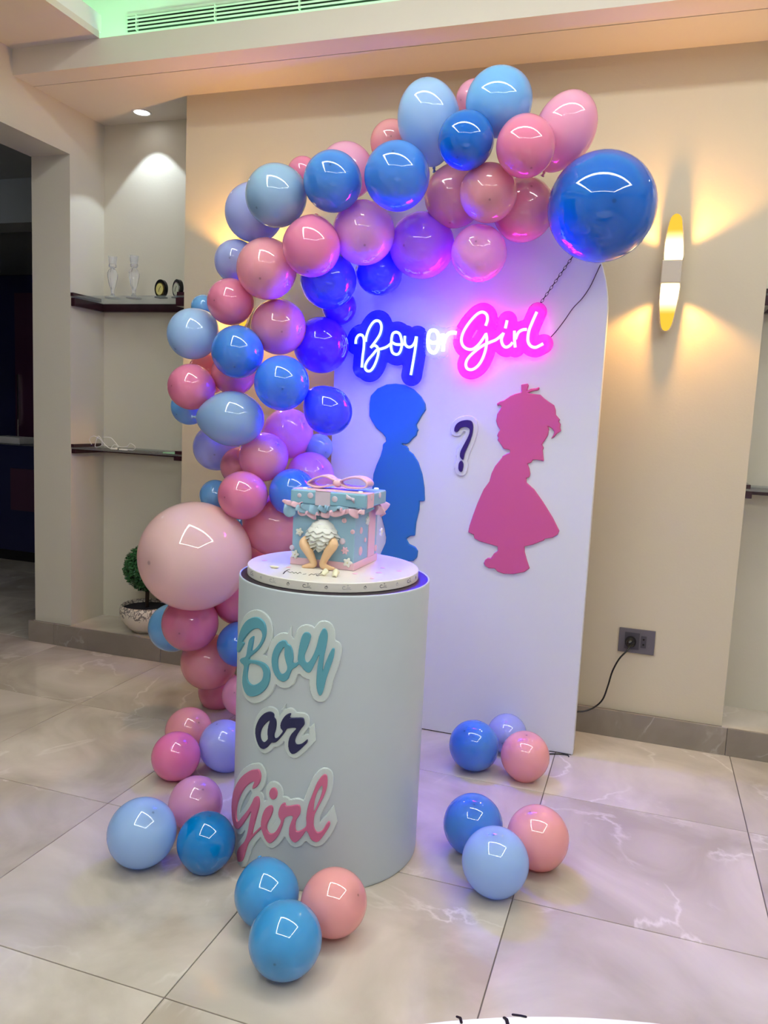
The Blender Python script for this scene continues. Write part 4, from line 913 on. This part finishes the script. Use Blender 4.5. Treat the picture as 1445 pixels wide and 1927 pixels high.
# u, v, rx, ry, colour, layer, label, dot, elongation
G = [
 (1132, 390, 105, 109, 'royal', 2.2, 'big royal blue balloon at the right end of the garland, over the arch corner', (.2, .1), None),
 (1063, 245, 59, 76, 'light_pink', 1, 'large light pink balloon at the garland top right, above the big royal blue one', None, (1.22, 65)),
 (939, 192, 64, 70, 'sky', 1, 'large sky blue balloon forming the very top of the garland', None, None),
 (807, 227, 60, 80, 'powder', 1.2, 'large powder blue balloon at the top, left of the topmost sky blue one', None, (1.2, 100)),
 (893, 186, 38, 36, 'light_pink', 3, 'pink balloon peeping out between the two top light blue balloons', None, None),
 (877, 264, 54, 59, 'royal', 0, 'deep blue balloon in front, below the two top light blue balloons', None, None),
 (989, 275, 58, 61, 'rose', 0, 'rose pink balloon in front, just left of the large light pink one at top right', None, None),
 (919, 363, 54, 60, 'peach', 0, 'small peach balloon in front, directly below the deep blue one at the top', None, None),
 (855, 369, 55, 64, 'dusty', 1, 'dusty pink balloon half behind the small peach one, to its left', (-.1, -.8), None),
 (985, 395, 57, 66, 'dusty', 1, 'dusty pink balloon touching the left side of the big royal blue balloon', None, None),
 (901, 477, 53, 56, 'light_pink', 2, 'hot pink lit balloon hanging lowest above the neon word Girl', None, None),
 (794, 462, 57, 71, 'glow_orchid', 2, 'balloon coloured with purple glow above the gap between neon Boy and or', None, None),
 (747, 332, 61, 70, 'mid', 0, 'medium blue balloon with a dark nose dot, left of the top dusty pink ones', (-.15, .65), None),
 (737, 268, 44, 42, 'peach', 2.4, 'pale peach balloon showing behind the medium blue one near the top', None, None),
 (652, 322, 48, 62, 'light_pink', 2, 'pink balloon rising behind the two blue ones on the upper left curve', None, None),
 (570, 325, 31, 31, 'rose', 2, 'small pink balloon behind the grey blue one on the upper left curve', None, None),
 (626, 342, 54, 63, 'mid', 0, 'bright blue balloon right of the grey blue one on the upper left curve', (-.1, .5), None),
 (520, 368, 59, 62, 'grey_blue', 0, 'grey blue balloon at the upper left bend of the garland', (-.6, -.4), None),
 (478, 400, 55, 60, 'lav', 1.4, 'pale lavender balloon half hidden behind the grey blue one at the upper left bend', None, None),
 (586, 464, 54, 60, 'rose', 0, 'rose balloon below the gap between grey blue and bright blue balloons', (-.1, -.8), None),
 (684, 438, 59, 64, 'light_pink', 0, 'pink balloon with a nose dot below the medium blue one', (.05, -.35), None),
 (502, 506, 57, 61, 'peach', 0, 'large dusty peach balloon on the left outer curve, left of the rose one', (-.2, -.3), None),
 (444, 492, 43, 41, 'lav', 1.4, 'pale blue balloon backlit by the left sconce, behind the dusty peach one', None, None),
 (434, 568, 44, 46, 'rose', 0, 'rose balloon on the left outer curve, above the powder blue one', None, None),
 (363, 628, 47, 51, 'powder', 0.5, 'powder blue balloon sticking out farthest left beside the niche', None, None),
 (383, 578, 24, 24, 'sky', 2, 'sliver of a light blue balloon between the powder blue and rose ones', None, None),
 (447, 662, 50, 51, 'mid', 0, 'dark-dotted blue balloon on the left curve, right of the far left powder blue one', (-.1, -.55), None),
 (524, 615, 54, 53, 'dusty', 1, 'dusty pink balloon right of the rose one, lit purple on its right', None, None),
 (618, 528, 58, 52, 'glow_blue', 1.2, 'balloon coloured with blue neon glow below the two pink ones, upper left of neon Boy', None, None),
 (713, 512, 48, 42, 'glow_blue', 2.4, 'balloon coloured with blue glow peeping out under the pink ones near the neon word Boy', None, None),
 (638, 578, 33, 34, 'violet', 2.4, 'small balloon coloured with violet glow squeezed between two larger ones, upper left of neon Boy', None, None),
 (604, 650, 53, 54, 'violet', 1.8, 'balloon with violet neon glow in its colour directly left of the neon word Boy', None, None),
 (530, 721, 52, 54, 'mid', 0, 'blue balloon with a centred nose dot, lower left of the neon word Boy', (.03, -.2), None),
 (617, 773, 46, 46, 'glow_blue', 1, 'balloon with deep blue glow put into its colour left of the boy silhouette', None, None),
 (360, 728, 44, 45, 'rose', 0, 'rose pink balloon farthest left, under the powder blue one', (-.8, 0), None),
 (357, 765, 36, 35, 'sky', 1.3, 'sky blue balloon peeping from under the far left rose one', None, None),
 (392, 703, 40, 40, 'peach', 2, 'orange glowing balloon backlit between the far left rose and blue ones', None, None),
 (440, 702, 46, 40, 'dusty', 1.2, 'dusty pink balloon behind the blue one with the dark nose dot', None, None),
 (437, 788, 60, 53, 'grey_blue', 0, 'wide grey blue balloon in the middle of the left column', (-.8, -.2), (1.12, 0)),
 (541, 816, 49, 48, 'light_pink', 1, 'mauve pink balloon right of the wide grey blue one', (.6, .4), None),
 (496, 860, 46, 48, 'peach', 0, 'peach balloon in front with a purple lit right side, below the wide grey blue one', (.55, .5), None),
 (407, 842, 44, 45, 'lav', 1.4, 'pale lavender balloon on the left, under the wide grey blue one', None, None),
 (452, 878, 38, 38, 'dusty', 1.2, 'dark pink balloon tucked behind the peach one', None, None),
 (583, 896, 47, 45, 'light_pink', 1.6, 'lilac pink balloon right behind the cake bow', (.5, .3), None),
 (600, 842, 25, 28, 'grey_blue', 2.6, 'slate blue balloon at the edge of the arch, above the lilac pink one', None, None),
 (550, 926, 46, 43, 'mid', 1, 'royal blue balloon just left of the cake', (.5, .5), None),
 (457, 932, 49, 45, 'rose', 0, 'rose pink balloon resting above the giant pale pink one', None, None),
 (405, 932, 30, 30, 'sky', 1.8, 'blue balloon peeping out left of the rose one above the giant pale pink one', None, None),
 (514, 988, 57, 58, 'peach', 1.8, 'large dusty peach balloon left of the cake, behind the giant pale pink one', None, None),
 (367, 1046, 108, 103, 'pale', -.3, 'giant pale pink balloon at the left, in front of the topiary', (-.75, -.12), None),
 (456, 985, 24, 24, 'sky', 3, 'sliver of blue balloon between the giant pale pink and dusty peach ones', None, None),
 (478, 1070, 42, 46, 'rose', 2.6, 'deep pink balloon in shade behind the cake board', None, None),
 (448, 1130, 44, 50, 'rose', 2, 'deep pink balloon between the giant pale pink one and the plinth', None, None),
 (358, 1172, 57, 52, 'rose', 0, 'rose balloon with a nose dot directly under the giant pale pink one', (-.35, -.35), None),
 (325, 1181, 46, 48, 'sky', 1.4, 'sky blue balloon behind the rose one under the giant pale pink one', None, None),
 (450, 1212, 42, 44, 'mid', 1.2, 'violet blue balloon half hidden behind the left side of the plinth', None, None),
 (393, 1245, 55, 53, 'peach', 1, 'peach pink balloon low in the garland, left of the plinth', None, None),
 (412, 1296, 42, 38, 'rose', 2, 'pink balloon near the floor at the foot of the garland', None, None),
 (457, 1308, 36, 45, 'light_pink', 1.4, 'pink balloon at the foot of the garland, cut by the plinth edge', None, None),
]
placed = []
def baseY(u, v):
    y = 3.22 if v < 900 else 3.22-(min(v, 1300)-900)/400*.05
    if u < 520: y += .0
    return y
for g in sorted(range(len(G)), key=lambda i: G[i][5]):
    u, v, rx, ry, k, lay, lab, dot, el = G[g]
    gm = gmean(u, v, rx, ry); Y = baseY(u, v)+.12*max(lay, 0)-(.05 if lay < 0 else 0)
    if lay >= 2.2 and rx > 100: Y = 3.36
    for it in range(90):
        p = onY(u, v, Y); t_ = p[1]/ray(u, v)[1]; R = gm*t_
        inarch = AX0-.02 < p[0]+R*.6 and p[2] < 2.7 and p[0] < AX1+.1
        lim = (3.69-R) if inarch else (4.0-R)
        if Y >= lim: Y = lim; p = onY(u, v, Y); t_ = p[1]/ray(u, v)[1]; R = gm*t_; break
        if any(np.linalg.norm(p-q)< .955*(R+r) for q, r in placed): Y += .01
        else: break
    placed.append((p, R)); put(u, v, k, R, t_, lab, GRP, dot, el)
FL = [
 (355, 1375, 46, 45, 'peach', 'peach pink floor balloon at the back of the trio near the garland foot', (.4, .3)),
 (331, 1423, 47, 48, 'hot', 'hot pink floor balloon, left one of the trio near the garland foot', (.4, .5)),
 (422, 1403, 47, 51, 'lav', 'pale lavender floor balloon touching the left side of the plinth', (-.3, .8)),
 (368, 1512, 54, 52, 'light_pink', 'pale pink floor balloon at the back of the far left trio', (.25, .45)),
 (267, 1567, 68, 68, 'powder', 'large powder blue floor balloon, farthest left on the floor', (.3, .5)),
 (388, 1585, 58, 58, 'azure', 'bright blue floor balloon between the powder blue one and the plinth', (.1, .8)),
 (502, 1681, 64, 66, 'cyan', 'bright blue floor balloon leaning on the plinth front, behind the nearest one', (.2, -.8)),
 (537, 1768, 71, 79, 'cyan', 'bright blue floor balloon nearest the camera, with a dark nose dot', (-.25, -.55)),
 (628, 1698, 62, 70, 'coral', 'pink floor balloon in front of the plinth, right of the two blue ones', (.7, .2)),
 (890, 1552, 57, 61, 'mid', 'medium blue floor balloon in the front right trio', (.0, .6)),
 (932, 1622, 64, 70, 'powder', 'pale blue floor balloon at the front of the front right trio', (-.1, .7)),
 (1012, 1576, 59, 64, 'coral', 'coral pink floor balloon, right one of the front right trio', (-.3, .7)),
 (892, 1403, 48, 49, 'mid', 'medium blue floor balloon in the trio at the foot of the arch', (-.4, .5)),
 (954, 1380, 37, 39, 'lav', 'small lavender floor balloon leaning at the foot of the arch', (-.2, -.5)),
 (988, 1423, 47, 48, 'coral', 'coral pink floor balloon, right one of the trio at the foot of the arch', (.0, .8)),
]
for u, v, rx, ry, k, lab, dot in FL:
    gm = gmean(u, v, rx, ry); t_ = CAM[2]/(gm*.985-ray(u, v)[2]); put(u, v, k, gm*t_, t_, lab, GRF, dot)

# ================================================================== NEAR TABLE (its edge shows at the bottom)
t = empty('round_table', (.311, .056, 0)); meta(t, 'round white marble-patterned table, only its edge visible at the bottom', 'table')
TM = tile_mat('white_marble', (.80, .79, .78), (.88, .87, .86), .3, 0)
MB().lathe([(.0001, .72), (1.045, .72), (1.052, .728), (1.053, .742), (1.048, .75), (.0001, .75)], (.311, .056, 0), 160).obj('tabletop', TM, t)
MB().lathe([(.32, 0), (.32, .02), (.06, .05), (.05, .40), (.07, .70), (.30, .719)], (.311, .056, 0), 40).obj('pedestal', ALU, t, True)
ls = [([tuple(onZ(a, b, .75)[:2]) for a, b in p], r) for p, r in (([(868, 1925), (866, 1916), (860, 1914)], .002), ([(955, 1927), (953, 1919), (949, 1916)], .0025), ([(965, 1910), (980, 1912), (989, 1914)], .002))]
sdf_cut([], [], 0, .0015, lambda u, v, h: (u, v, .7502+h), .0006, 0, 'dark_marking', BLACKG, t, lines=ls)
# put the origin of every one-mesh thing at its own base
for o in [o for o in COL.objects if o.type == 'MESH' and o.parent is None and o.location.length < 1e-6 and 'label' in o]:
    n_ = len(o.data.vertices); co = np.empty(n_*3); o.data.vertices.foreach_get('co', co); co = co.reshape(-1, 3)
    c = (co.min(0)+co.max(0))/2; c[2] = co[:, 2].min(); o.data.vertices.foreach_set('co', (co-c).ravel()); o.data.update(); o.location = Vector(c)
